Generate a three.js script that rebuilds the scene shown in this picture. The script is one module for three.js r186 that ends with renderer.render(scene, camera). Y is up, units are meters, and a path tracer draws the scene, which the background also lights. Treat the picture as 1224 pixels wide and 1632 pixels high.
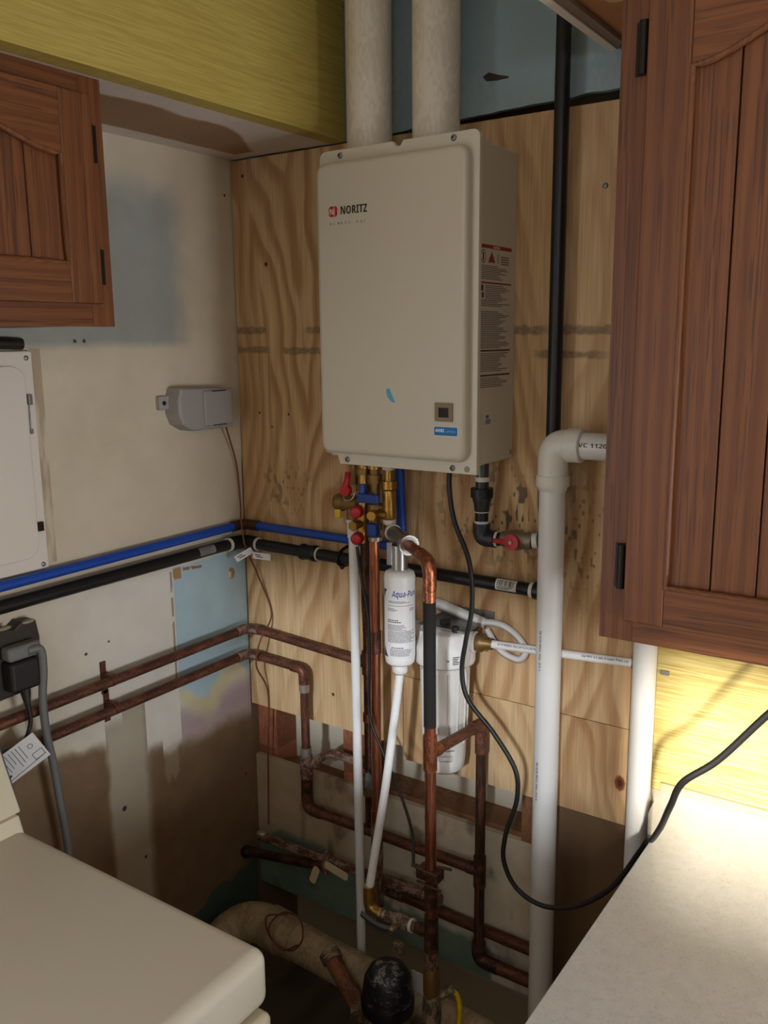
import * as THREE from 'three';
import { RoundedBoxGeometry } from 'three/addons/geometries/RoundedBoxGeometry.js';
import { TextGeometry } from 'three/addons/geometries/TextGeometry.js';
import { FontLoader } from 'three/addons/loaders/FontLoader.js';
import { mergeGeometries } from 'three/addons/utils/BufferGeometryUtils.js';
import { RectAreaLightUniformsLib } from 'three/addons/lights/RectAreaLightUniformsLib.js';

// ------------------------------------------------------------------ camera, sky, sun, daylight, exposure
const scene = new THREE.Scene();
const camera = new THREE.PerspectiveCamera(59.91, 1224 / 1632, 0.05, 60);
camera.position.set(1.511, 1.77, 1.6);
camera.rotation.set(-0.191968, 0.5969196, -0.0095397, 'YXZ');
scene.add(camera);
const renderer = new THREE.WebGLRenderer({ antialias: true });
renderer.toneMapping = THREE.LinearToneMapping;
renderer.toneMappingExposure = 1.0;
renderer.shadowMap.enabled = true;
scene.background = new THREE.Color(0.62, 0.74, 0.95);
RectAreaLightUniformsLib.init();

const sun = new THREE.DirectionalLight(0xfffaf3, 17);            // low sun through the high window behind the camera
sun.position.set(1.2 + 0.338 * 8, 1.0 + 0.36 * 8, 8);
sun.target.position.set(1.2, 1.0, 0);
sun.castShadow = true; sun.shadow.radius = 5;
sun.shadow.mapSize.set(2048, 2048);
Object.assign(sun.shadow.camera, { left: -2.5, right: 2.5, top: 2, bottom: -2, near: 0.1, far: 14 });
scene.add(sun, sun.target);
function skyPanel(w, h, intensity, color, from, to) {             // daylight that enters through one opening
  const l = new THREE.RectAreaLight(color, intensity, w, h);
  l.position.set(...from); l.lookAt(...to); scene.add(l); return l;
}
skyPanel(1.2, 1.9, 4.2, 0xf6f7ff, [-0.12, 1.05, 2.35], [3, 1.05, 2.35]);      // glazed door in the left wall, behind the camera
skyPanel(0.66, 0.9, 0.6, 0xf6f7ff, [3.02, 1.5, 2.15], [0, 1.5, 2.15]);         // side window in the right wall
skyPanel(0.68, 0.44, 27, 0xeef4ff, [3.02, 1.17, 0.8], [0, 1.17, 0.8]);        // kitchen window at the end of the worktop
skyPanel(1.7, 0.38, 13, 0xf6f7ff, [1.98, 2.14, 3.36], [1.98, 1.6, 0]);     // band of high windows in the front wall

// ------------------------------------------------------------------ helpers
const V = (a) => new THREE.Vector3(...a);
const names = {};
function numbered(n) { const k = names[n] = (names[n] ?? -1) + 1; return k ? n + '_' + String(k).padStart(3, '0') : n; }
function thing(name, label, category, base, group) {
  const g = new THREE.Group(); g.name = numbered(name); g.position.set(...base);
  g.userData = { label, category }; if (group) g.userData.group = group;
  scene.add(g); return g;
}
function part(parent, name, geo, mat, label) {                     // geometry is given in room coordinates
  const m = new THREE.Mesh(Array.isArray(geo) ? merge(geo) : geo, mat); m.name = name;
  m.castShadow = m.receiveShadow = true;
  if (parent.isGroup) m.position.copy(parent.position).negate();
  if (label) m.userData.label = label;
  parent.add(m); return m;
}
function solo(name, label, category, geo, mat, group) {
  const m = new THREE.Mesh(Array.isArray(geo) ? merge(geo) : geo, mat); m.name = numbered(name);
  m.castShadow = m.receiveShadow = true; m.userData = { label, category }; if (group) m.userData.group = group;
  scene.add(m); return m;
}
function struct(name, geo, mat, label) {
  const m = new THREE.Mesh(Array.isArray(geo) ? merge(geo) : geo, mat); m.name = name;
  m.castShadow = m.receiveShadow = true; m.userData = { kind: 'structure', label }; scene.add(m); return m;
}
function merge(list) {
  const l = list.map((g) => { const n = g.index ? g.toNonIndexed() : g; for (const k of Object.keys(n.attributes)) if (!['position', 'normal', 'uv'].includes(k)) n.deleteAttribute(k); return n; });
  return mergeGeometries(l);
}
function box(x0, x1, y0, y1, z0, z1) { const g = new THREE.BoxGeometry(x1 - x0, y1 - y0, z1 - z0); g.translate((x0 + x1) / 2, (y0 + y1) / 2, (z0 + z1) / 2); return g; }
function rbox(x0, x1, y0, y1, z0, z1, r = 0.003, s = 3) { const g = new RoundedBoxGeometry(x1 - x0, y1 - y0, z1 - z0, s, r); g.translate((x0 + x1) / 2, (y0 + y1) / 2, (z0 + z1) / 2); return g; }
function align(geo, at, axis) { geo.applyQuaternion(new THREE.Quaternion().setFromUnitVectors(new THREE.Vector3(0, 1, 0), V(axis).normalize())); geo.translate(...at); return geo; }
function cyl(a, b, r, r2 = r, seg = 20) {
  const A = V(a), B = V(b), d = B.clone().sub(A), g = new THREE.CylinderGeometry(r2, r, d.length(), seg);
  return align(g, A.add(B).multiplyScalar(0.5).toArray(), d.toArray());
}
function lathe(profile, at, axis = [0, 1, 0], seg = 28) { return align(new THREE.LatheGeometry(profile.map(([r, h]) => new THREE.Vector2(r, h)), seg), at, axis); }
function ball(at, r, sx = 1, sy = 1, sz = 1) { const g = new THREE.SphereGeometry(r, 18, 12); g.scale(sx, sy, sz); g.translate(...at); return g; }
function rounded(pts, bend) {                                      // polyline with rounded corners
  const P = pts.map(V), out = [P[0]];
  for (let i = 1; i < P.length - 1; i++) {
    const u = P[i - 1].clone().sub(P[i]), w = P[i + 1].clone().sub(P[i]), b = Math.min(bend, u.length() * 0.49, w.length() * 0.49);
    const s = P[i].clone().addScaledVector(u.normalize(), b), e = P[i].clone().addScaledVector(w.normalize(), b);
    for (let k = 0; k <= 8; k++) { const t = k / 8; out.push(s.clone().multiplyScalar((1 - t) ** 2).addScaledVector(P[i], 2 * t * (1 - t)).addScaledVector(e, t * t)); }
  }
  out.push(P[P.length - 1]); return out;
}
function spline(pts, n = 60) { return new THREE.CatmullRomCurve3(pts.map(V), false, 'centripetal').getPoints(n); }
function tube(P, r, seg = 16, flat = 1, closed = false) {           // swept round (or flattened) section with caps
  const n = P.length, pos = [], nor = [], uv = [], idx = [];
  const T = P.map((p, i) => (closed ? P[(i + 1) % n].clone().sub(P[(i + n - 1) % n]) : P[Math.min(i + 1, n - 1)].clone().sub(P[Math.max(i - 1, 0)])).normalize());
  let N = new THREE.Vector3(0, 1, 0); if (Math.abs(T[0].y) > 0.9) N.set(1, 0, 0);
  let len = 0; const rows = closed ? n + 1 : n;
  for (let k = 0; k < rows; k++) {
    const i = k % n; if (k) len += P[i].distanceTo(P[(i + n - 1) % n]);
    N = N.clone().addScaledVector(T[i], -N.dot(T[i])).normalize(); const B = T[i].clone().cross(N), R = typeof r === 'function' ? r(k / (rows - 1)) : r;
    for (let j = 0; j <= seg; j++) {
      const a = j / seg * Math.PI * 2, d = N.clone().multiplyScalar(Math.cos(a)).addScaledVector(B, Math.sin(a) * flat), p = P[i].clone().addScaledVector(d, R); d.normalize();
      pos.push(p.x, p.y, p.z); nor.push(d.x, d.y, d.z); uv.push(len / 0.25, j / seg);
    }
  }
  for (let k = 0; k < rows - 1; k++) for (let j = 0; j < seg; j++) { const a = k * (seg + 1) + j, b = a + seg + 1; idx.push(a, a + 1, b, b, a + 1, b + 1); }
  if (!closed) for (const [i, s] of [[0, -1], [n - 1, 1]]) {
    const c = pos.length / 3, t = T[i].clone().multiplyScalar(s); pos.push(P[i].x, P[i].y, P[i].z); nor.push(t.x, t.y, t.z); uv.push(0, 0);
    for (let j = 0; j <= seg; j++) { const o = (i * (seg + 1) + j) * 3; pos.push(pos[o], pos[o + 1], pos[o + 2]); nor.push(t.x, t.y, t.z); uv.push(0, 0); }
    for (let j = 0; j < seg; j++) s > 0 ? idx.push(c, c + 1 + j, c + 2 + j) : idx.push(c, c + 2 + j, c + 1 + j);
  }
  const g = new THREE.BufferGeometry();
  g.setAttribute('position', new THREE.Float32BufferAttribute(pos, 3)); g.setAttribute('normal', new THREE.Float32BufferAttribute(nor, 3)); g.setAttribute('uv', new THREE.Float32BufferAttribute(uv, 2)); g.setIndex(idx);
  // orient faces outwards
  const q = g.toNonIndexed(), p = q.attributes.position, m = q.attributes.normal, A = new THREE.Vector3(), B2 = new THREE.Vector3(), C2 = new THREE.Vector3();
  A.fromBufferAttribute(p, 0); B2.fromBufferAttribute(p, 1); C2.fromBufferAttribute(p, 2);
  const fn = B2.sub(A).cross(C2.sub(A)); if (fn.dot(new THREE.Vector3().fromBufferAttribute(m, 0)) < 0) { for (let i = 0; i < idx.length; i += 3) { const t = idx[i + 1]; idx[i + 1] = idx[i + 2]; idx[i + 2] = t; } g.setIndex(idx); }
  return g;
}
const run = (pts, r, bend = 0.03, seg = 16) => tube(rounded(pts, bend), r, seg);
function roundRect(x0, x1, y0, y1, r) {
  const s = new THREE.Shape(); s.moveTo(x0 + r, y0); s.lineTo(x1 - r, y0); s.absarc(x1 - r, y0 + r, r, -Math.PI / 2, 0); s.lineTo(x1, y1 - r); s.absarc(x1 - r, y1 - r, r, 0, Math.PI / 2);
  s.lineTo(x0 + r, y1); s.absarc(x0 + r, y1 - r, r, Math.PI / 2, Math.PI); s.lineTo(x0, y0 + r); s.absarc(x0 + r, y0 + r, r, Math.PI, Math.PI * 1.5); return s;
}
function extrude(shape, z0, z1, bevel = 0, seg = 3) {
  const g = new THREE.ExtrudeGeometry(shape, { depth: Math.max(1e-4, z1 - z0 - bevel), bevelEnabled: bevel > 0, bevelSize: bevel, bevelOffset: -bevel, bevelThickness: bevel, bevelSegments: seg, curveSegments: 10 });
  g.translate(0, 0, z0); return g;
}
function plate(shape, z0, z1, bevel, seg) { const g = extrude(shape, z0, z1, bevel, seg); return g; }
function grainUV(g, axis, s = 1, off = 0) {                         // planar uv in metres, grain along the given axis
  const p = g.attributes.position, n = g.attributes.normal, uv = new Float32Array(p.count * 2), ai = 'xyz'.indexOf(axis); let vmin = 1e9;
  for (let i = 0; i < p.count; i++) {
    const P = [p.getX(i), p.getY(i), p.getZ(i)], N = [Math.abs(n.getX(i)), Math.abs(n.getY(i)), Math.abs(n.getZ(i))];
    let d = 0; if (N[1] > N[d]) d = 1; if (N[2] > N[d]) d = 2;
    const o = [0, 1, 2].filter((k) => k !== ai && k !== d); let u = P[o[o.length - 1]]; if (d === ai) u = P[o[0]] + P[o[1]];
    uv[2 * i] = u / s + off * 0.37; uv[2 * i + 1] = P[ai] / s; vmin = Math.min(vmin, uv[2 * i + 1]);
  }
  for (let i = 0; i < p.count; i++) uv[2 * i + 1] += 0.02 + (off * 0.031) % 0.15 - vmin;
  g.setAttribute('uv', new THREE.BufferAttribute(uv, 2)); return g;
}
function planarUV(g, ua, va, u0, u1, v0, v1) {
  const p = g.attributes.position, get = { x: (i) => p.getX(i), y: (i) => p.getY(i), z: (i) => p.getZ(i) }, uv = new Float32Array(p.count * 2);
  for (let i = 0; i < p.count; i++) { uv[2 * i] = (get[ua](i) - u0) / (u1 - u0); uv[2 * i + 1] = (get[va](i) - v0) / (v1 - v0); }
  g.setAttribute('uv', new THREE.BufferAttribute(uv, 2)); return g;
}
function patch(a, b, r, out, arc, flip = false) {                    // print on a pipe: reads from a to b
  const A = V(a), B = V(b), ax = B.clone().sub(A).normalize(), O = V(out); O.addScaledVector(ax, -O.dot(ax)).normalize(); const up = O.clone().cross(ax);
  const g = new THREE.PlaneGeometry(1, 1, 1, 12), p = g.attributes.position, n = g.attributes.normal;
  for (let i = 0; i < p.count; i++) {
    const t = p.getY(i) * arc, d = O.clone().multiplyScalar(Math.cos(t)).addScaledVector(up, Math.sin(t)), q = A.clone().lerp(B, p.getX(i) + 0.5).addScaledVector(d, r);
    p.setXYZ(i, q.x, q.y, q.z); n.setXYZ(i, d.x, d.y, d.z);
  }
  return g;
}
function wrap(cx, cz, y0, y1, r, out, arc) {                         // label around an upright cylinder
  const O = V(out).setY(0).normalize(), right = new THREE.Vector3(0, 1, 0).cross(O), g = new THREE.PlaneGeometry(1, 1, 32, 1), p = g.attributes.position, n = g.attributes.normal;
  for (let i = 0; i < p.count; i++) {
    const t = p.getX(i) * arc, d = O.clone().multiplyScalar(Math.cos(t)).addScaledVector(right, Math.sin(t));
    p.setXYZ(i, cx + d.x * r, y0 + (p.getY(i) + 0.5) * (y1 - y0), cz + d.z * r); n.setXYZ(i, d.x, 0, d.z);
  }
  return g;
}

// ------------------------------------------------------------------ procedural textures
function hash(x, y, s = 0) { let h = Math.imul(x | 0, 374761393) ^ Math.imul(y | 0, 668265263) ^ Math.imul(s + 17, 1274126177); h = Math.imul(h ^ (h >>> 13), 1274126177); return ((h ^ (h >>> 16)) >>> 0) / 4294967296; }
function noise(x, y, s = 0) {
  const xi = Math.floor(x), yi = Math.floor(y), fx = x - xi, fy = y - yi, u = fx * fx * (3 - 2 * fx), w = fy * fy * (3 - 2 * fy);
  return (hash(xi, yi, s) * (1 - u) + hash(xi + 1, yi, s) * u) * (1 - w) + (hash(xi, yi + 1, s) * (1 - u) + hash(xi + 1, yi + 1, s) * u) * w;
}
function tiled(x, y, s, px, py) {                                   // noise that repeats after px, py cells
  const xi = Math.floor(x), yi = Math.floor(y), fx = x - xi, fy = y - yi, u = fx * fx * (3 - 2 * fx), w = fy * fy * (3 - 2 * fy), h = (i, j) => hash(i % px, j % py, s);
  return (h(xi, yi) * (1 - u) + h(xi + 1, yi) * u) * (1 - w) + (h(xi, yi + 1) * (1 - u) + h(xi + 1, yi + 1) * u) * w;
}
function fbm(x, y, s = 0, o = 4) { let a = 0.5, t = 0, n = 0; for (let i = 0; i < o; i++) { t += a * noise(x, y, s + i * 7); n += a; a *= 0.5; x *= 2.03; y *= 2.03; } return t / n; }
const mix = (a, b, t) => [a[0] + (b[0] - a[0]) * t, a[1] + (b[1] - a[1]) * t, a[2] + (b[2] - a[2]) * t];
const sm = (e0, e1, x) => { const t = Math.min(1, Math.max(0, (x - e0) / (e1 - e0))); return t * t * (3 - 2 * t); };
function tex(w, h, f, srgb = true) {                                 // f(u, v) with v up
  const d = new Uint8Array(w * h * 4);
  for (let j = 0; j < h; j++) for (let i = 0; i < w; i++) { const c = f((i + 0.5) / w, (j + 0.5) / h), o = (j * w + i) * 4; d[o] = c[0]; d[o + 1] = c[1]; d[o + 2] = c[2]; d[o + 3] = 255; for (let k = 0; k < 3; k++) d[o + k] = Math.max(0, Math.min(255, c[k])); }
  const t = new THREE.DataTexture(d, w, h); t.magFilter = THREE.LinearFilter; t.minFilter = THREE.LinearFilter; t.wrapS = t.wrapT = THREE.RepeatWrapping; if (srgb) t.colorSpace = THREE.SRGBColorSpace; t.needsUpdate = true; return t;
}
function canvasTex(w, h, draw) { const c = document.createElement('canvas'); c.width = w; c.height = h; const x = c.getContext('2d'); draw(x, w, h); const t = new THREE.CanvasTexture(c); t.colorSpace = THREE.SRGBColorSpace; return t; }
const mat = (color, roughness = 0.6, metalness = 0, extra = {}) => new THREE.MeshStandardMaterial({ color, roughness, metalness, ...extra });

// oak, grain along v, one tile = 0.8 m
const OAKS = 1.1;
const oakTex = tex(1400, 1100, (u, v) => {
  const x = u * 1.1, y = v * 1.1, w = 0.05 * (fbm(x * 5, y * 0.9, 3) - 0.5), ring = Math.sin((x + w + 0.010 * noise(x * 30, y * 3, 8)) * 300 + 4 * fbm(x * 9, y * 0.8, 5));
  let c = mix([118, 69, 31], [104, 57, 23], sm(-0.7, 0.9, ring));
  const pore = sm(0.55, 0.8, noise(x * 640, y * 15, 21)) * (0.25 + 0.75 * sm(0.3, 0.75, noise(x * 80, y * 1.6, 12)));
  c = mix(c, [62, 34, 15], 0.62 * pore);
  c = mix(c, [90, 50, 22], 0.22 * sm(0.45, 0.8, noise(x * 260, y * 2.4, 22)));
  const b = 0.9 + 0.2 * fbm(x * 6, y * 1.8, 31); return c.map((k) => k * b);
});
const oakBump = tex(1400, 1100, (u, v) => { const x = u * 1.1, y = v * 1.1; const g = 200 - 120 * sm(0.58, 0.82, noise(x * 640, y * 15, 21)); return [g, g, g]; }, false);
const oak = mat(0xffffff, 0.52, 0, { map: oakTex, bumpMap: oakBump, bumpScale: 0.0004 });


// plywood sheathing, one picture for the whole back wall: x 0 .. 1.05, y 0.8 .. 2.2
const PX1 = 1.05, PY0 = 0.8, PY1 = 2.2;
const plyTex = tex(1260, 1680, (u, v) => {
  const x = u * PX1, y = PY0 + v * (PY1 - PY0), low = y < 1.02 && x > 0.47;
  const sx = low ? x + 3.7 : x, sy = low ? y * 1.3 + 5 : y;
  const q = sx * 4.6 + 0.5 * fbm(sx * 2.5, sy * 1.2, 45, 2) + 0.15 * Math.sin(sy * 3.1), lane = Math.abs(q - Math.floor(q) - 0.5);
  const h = 4.2 * sy + 5.2 * lane * (0.5 + 0.9 * noise(sx * 2.7, sy * 0.8, 46)) + 4.4 * fbm(sx * 4, sy * 2.4, 41, 3) + 0.5 * fbm(sx * 18, sy * 7, 44, 2);
  const f = h - Math.floor(h), amp = 0.3 + 0.7 * sm(0.3, 0.7, fbm(sx * 3.5, sy * 2.2, 47));
  let c = mix([206, 172, 126], [166, 122, 78], 0.85 * amp * sm(0.2, 0.72, f) * (1 - sm(0.8, 1, f)));
  c = mix(c, [164, 118, 74], 0.35 * sm(0.5, 0.8, fbm(sx * 5, sy * 2.2, 51)));
  c = mix(c, [214, 186, 142], 0.35 * sm(0.55, 0.8, fbm(sx * 7, sy * 1.6, 53)));
  const fib = noise(sx * 420, sy * 14, 61); c = c.map((k) => k * (0.93 + 0.12 * fib));
  // printed stamp marks
  for (const [yy, hh] of [[1.789, 0.011], [1.744, 0.010]]) {
    const yd = Math.abs(y - yy + 0.012 * (x - 0.4)); c = mix(c, [108, 92, 70], 0.75 * sm(hh, hh * 0.4, yd + 0.006 * (noise(x * 90, y * 60, 6) - 0.5)) * sm(0.25, 0.5, noise(x * 16, 3, yy * 1000 | 0)) * (0.5 + 0.5 * noise(x * 170, y * 240, 5)));
  }
  // mildew specks round the gas valve and beside the heater feet
  const wet = Math.exp(-(((x - 0.74) / 0.14) ** 2 + ((y - 1.42) / 0.09) ** 2)) + 0.8 * Math.exp(-(((x - 0.93) / 0.06) ** 2 + ((y - 1.36) / 0.08) ** 2)) + 0.55 * Math.exp(-(((x - 0.14) / 0.07) ** 2 + ((y - 1.43) / 0.06) ** 2));
  c = mix(c, [58, 50, 40], 0.8 * sm(0.62, 0.74, noise(x * 150, y * 80, 71) * 0.65 + 0.35 * noise(x * 40, y * 22, 72)) * Math.min(1, wet));
  // nail holes and one red knot
  for (const [hx, hy, r] of [[0.039, 2.141, 0.004], [0.102, 1.942, 0.005], [0.156, 1.6, 0.003], [0.066, 1.60, 0.003], [0.104, 1.568, 0.0025], [0.27, 0.93, 0.004]]) { const d = Math.hypot(x - hx, y - hy); if (d < r) c = mix(c, [48, 36, 24], 0.85); }
  const kd = Math.hypot((x - 0.981) / 0.011, (y - 0.904) / 0.017); c = mix(c, [112, 52, 22], sm(1.25, 0.75, kd + 0.2 * noise(x * 300, y * 300, 4))); if (kd < 0.42) c = [60, 28, 16];
  return c;
});
const ply = mat(0xffffff, 0.72, 0, { map: plyTex });

// left wall picture: z 0 .. 3.2 (u), y 0 .. 2.45 (v)
const wallTex = tex(2048, 1568, (u, v) => {
  const z = u * 3.2, y = v * 2.45, n = fbm(z * 7, y * 7, 81), n2 = fbm(z * 30, y * 30, 82), j = 0.02 * (fbm(z * 18, y * 18, 83) - 0.5);
  const cream = mix([196, 181, 154], [209, 197, 173], n), mud = mix([214, 208, 194], [226, 221, 208], n), brown = mix([116, 92, 66], [128, 103, 76], n2), blue = mix([166, 192, 200], [180, 204, 210], n);
  let c = cream;
  const faded = sm(0.13, 0.215, z + 2 * j) * sm(2.13, 2.04, y + 2 * j) * sm(1.752, 1.776, y + j * 0.6) * sm(1.0, 0.9, z);   // ghost of an older cupboard in grey blue paint
  c = mix(c, mix([146, 147, 138], [158, 161, 154], n), faded * 0.95);
  if (y < 1.275) c = mix(c, mud, sm(1.285, 1.255, y + j) * sm(0.75, 0.35, z + 3 * j));
  // bare gypsum board below the brushed paint edge
  let edge = z > 0.456 ? 0.912 + 0.21 * (z - 0.456) : z > 0.41 ? 0.955 : z > 0.345 ? 0.995 : z > 0.3 ? 0.86 : z > 0.24 ? 0.835 : 0.0;
  if (z > 0.24) {
    const e = sm(edge + 0.016, edge - 0.022, y + 1.6 * j);
    let under = brown; const strip = sm(0.33, 0.362, z + 0.8 * j) * sm(0.466, 0.448, z + 0.8 * j); under = mix(brown, mix([170, 160, 138], [182, 172, 150], n), strip * sm(-0.1, 0.2, y));
    const drip = sm(0.25, 0.258, z) * sm(0.302, 0.292, z) * sm(0.748, 0.765, y - 0.008 * Math.sin(z * 300)); under = mix(under, [150, 134, 108], 0.7 * drip);
    c = mix(c, under, e);
  } else {
    c = mix(c, brown, sm(0.88, 0.80, y + 2 * j));
    const sand = sm(0.80, 0.87, y + 2 * j) * sm(1.262, 1.258, y), patchTop = 0.955 + 0.09 * (fbm(z * 16, 2 + y * 6, 90, 3) - 0.5) + 0.03 * Math.sin(z * 30) - 0.03 * sm(0.06, 0.0, z);
    c = mix(c, [176, 158, 158], sand * sm(0.03, 0.09, 0.98 - y));
    c = mix(c, [206, 198, 152], 0.85 * sand * sm(0.05, 0.0, Math.abs(y - patchTop + 0.022)) * sm(0.0, 0.07, z));
    c = mix(c, blue, sm(-0.012, 0.014, y - patchTop + j) * sm(1.262, 1.258, y + 0.3 * j) * sm(0.246, 0.243, z + 0.25 * j));
    if (Math.hypot((z - 0.052) / 0.011, (y - 1.205) / 0.014) + 0.8 * (n2 - 0.5) < 1) c = mix([160, 128, 90], [214, 200, 176], sm(0.45, 0.5, n2));
    if (z > 0.215 && y > 1.232 && y < 1.258 && (0.246 - z) > (1.25 - y) * 0.8 - 0.004) c = [172, 132, 86];
    if (Math.abs(y - 1.247 - 0.1 * (z - 0.17)) < 0.0035 && z > 0.15 && z < 0.21 && n2 > 0.42) c = [150, 104, 78];
  }
  if (Math.abs(z - 0.247) < 0.003 && y > 0.98 && y < 1.26 && n2 > 0.4) c = mix(c, [140, 112, 86], 0.7);
  const greenEdge = 0.41 - 0.12 * z + 0.03 * (noise(z * 30, 1, 95) - 0.5); if (z < 0.4) c = mix(c, mix([62, 76, 66], [78, 94, 82], n), sm(0.006, -0.006, y - greenEdge));
  if (Math.abs(z - 0.552) < 0.012 && y > 1.34 && y < 1.76) c = mix(c, [150, 128, 96], 0.55 * sm(0.35, 0.6, fbm(z * 60, y * 12, 97)));   // brown glue line beside the panel
  for (const [hz, hy, r] of [[0.46, 1.772, 0.004], [0.438, 1.772, 0.004], [0.02, 2.10, 0.003], [0.49, 1.13, 0.0035], [0.43, 1.14, 0.0025], [0.42, 0.745, 0.006], [0.37, 0.60, 0.004], [0.03, 0.66, 0.004]]) if (Math.hypot(z - hz, y - hy) < r) c = [70, 56, 42];
  return c.map((k) => k * (0.975 + 0.05 * n2));
});
// lower back wall picture: x 0 .. 0.86, y 0.28 .. 0.76
const lowTex = tex(900, 500, (u, v) => {
  const x = u * 0.86, y = 0.28 + v * 0.48, n = fbm(x * 9, y * 9, 101), n2 = fbm(x * 40, y * 40, 102), j = 0.03 * (fbm(x * 14, y * 14, 103) - 0.5);
  let c = mix([206, 196, 172], [218, 208, 186], n);
  c = mix(c, [168, 146, 112], sm(0.34, 0.28, x + j) * 0.75);
  c = mix(c, [134, 110, 84], 0.5 * sm(0.012, 0.002, Math.abs(x - 0.155 + j)));
  const ge = x < 0.45 ? 0.455 + 0.05 * Math.sin(x * 9) : x < 0.7 ? 0.425 - 0.03 * (x - 0.5) : 0.1;
  c = mix(c, mix([98, 120, 102], [124, 146, 126], n), sm(0.012, -0.012, y - ge + 1.5 * j) * sm(0.705, 0.69, x + j));
  c = mix(c, [96, 78, 58], 0.55 * sm(0.62, 0.8, fbm(x * 16, y * 10, 105)));
  return c.map((k) => k * (0.96 + 0.08 * n2));
});
// grasscloth wallpaper, tile 0.4 m
function grasscloth(a, b, s) { return tex(512, 1024, (u, v) => { const t = 0.5 * tiled(u * 6, v * 190, s, 6, 190) + 0.35 * tiled(u * 13, v * 330, s + 1, 13, 330) + 0.15 * tiled(u * 3, v * 40, s + 2, 3, 40); return mix(a, b, sm(0.15, 0.85, t)); }); }
const paperLight = grasscloth([150, 130, 66], [188, 170, 108], 111), paperDark = grasscloth([168, 146, 66], [186, 164, 82], 121);
// soffit undersides
const sofTex = tex(400, 1200, (u, v) => {                            // u: x 0 .. 0.34, v: z 0 .. 1.2
  const x = u * 0.34, z = v * 1.2, n = fbm(x * 20, z * 20, 131), j = 0.03 * (fbm(x * 14, z * 9, 132) - 0.5);
  const t = sm(0.05, 0.062, x + 0.4 * j) * sm(0.235 - 0.12 * sm(0.25, 0.02, z), 0.22 - 0.12 * sm(0.25, 0.02, z), x + j) * sm(0.03, 0.045, z + j);
  let c = mix(mix([206, 192, 180], [216, 204, 192], n), mix([150, 116, 82], [160, 126, 92], n), t);
  return x > 0.292 ? mix([172, 150, 72], [186, 164, 84], noise(x * 40, z * 300, 3)) : c;
});
const sof2Tex = tex(512, 512, (u, v) => {                            // u: x 0.905 .. 1.3, v: z 0 .. 0.4
  const x = 0.905 + u * 0.395, z = v * 0.4, n = fbm(x * 20, z * 20, 141);
  let c = mix([176, 122, 76], [192, 136, 86], n);
  const torn = Math.hypot((x - 0.985) / 0.028, (z - 0.235) / 0.05) + 0.8 * (fbm(x * 50, z * 50, 143) - 0.5); if (torn < 0.8) c = [236, 222, 186]; else if (torn < 1.05) c = [214, 176, 134];
  return c;
});
const mottle = (a, b, s, f = 9, e0 = 0.35, e1 = 0.65) => tex(256, 256, (u, v) => mix(a, b, sm(e0, e1, 0.7 * fbm(u * f, v * f * 0.6, s) + 0.3 * noise(u * 70, v * 40, s + 5))));
const counterTex = tex(512, 512, (u, v) => mix([202, 199, 192], [216, 213, 206], fbm(u * 30, v * 30, 151)).map((k) => k - 10 * sm(0.72, 0.8, noise(u * 170, v * 170, 152))));

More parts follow.
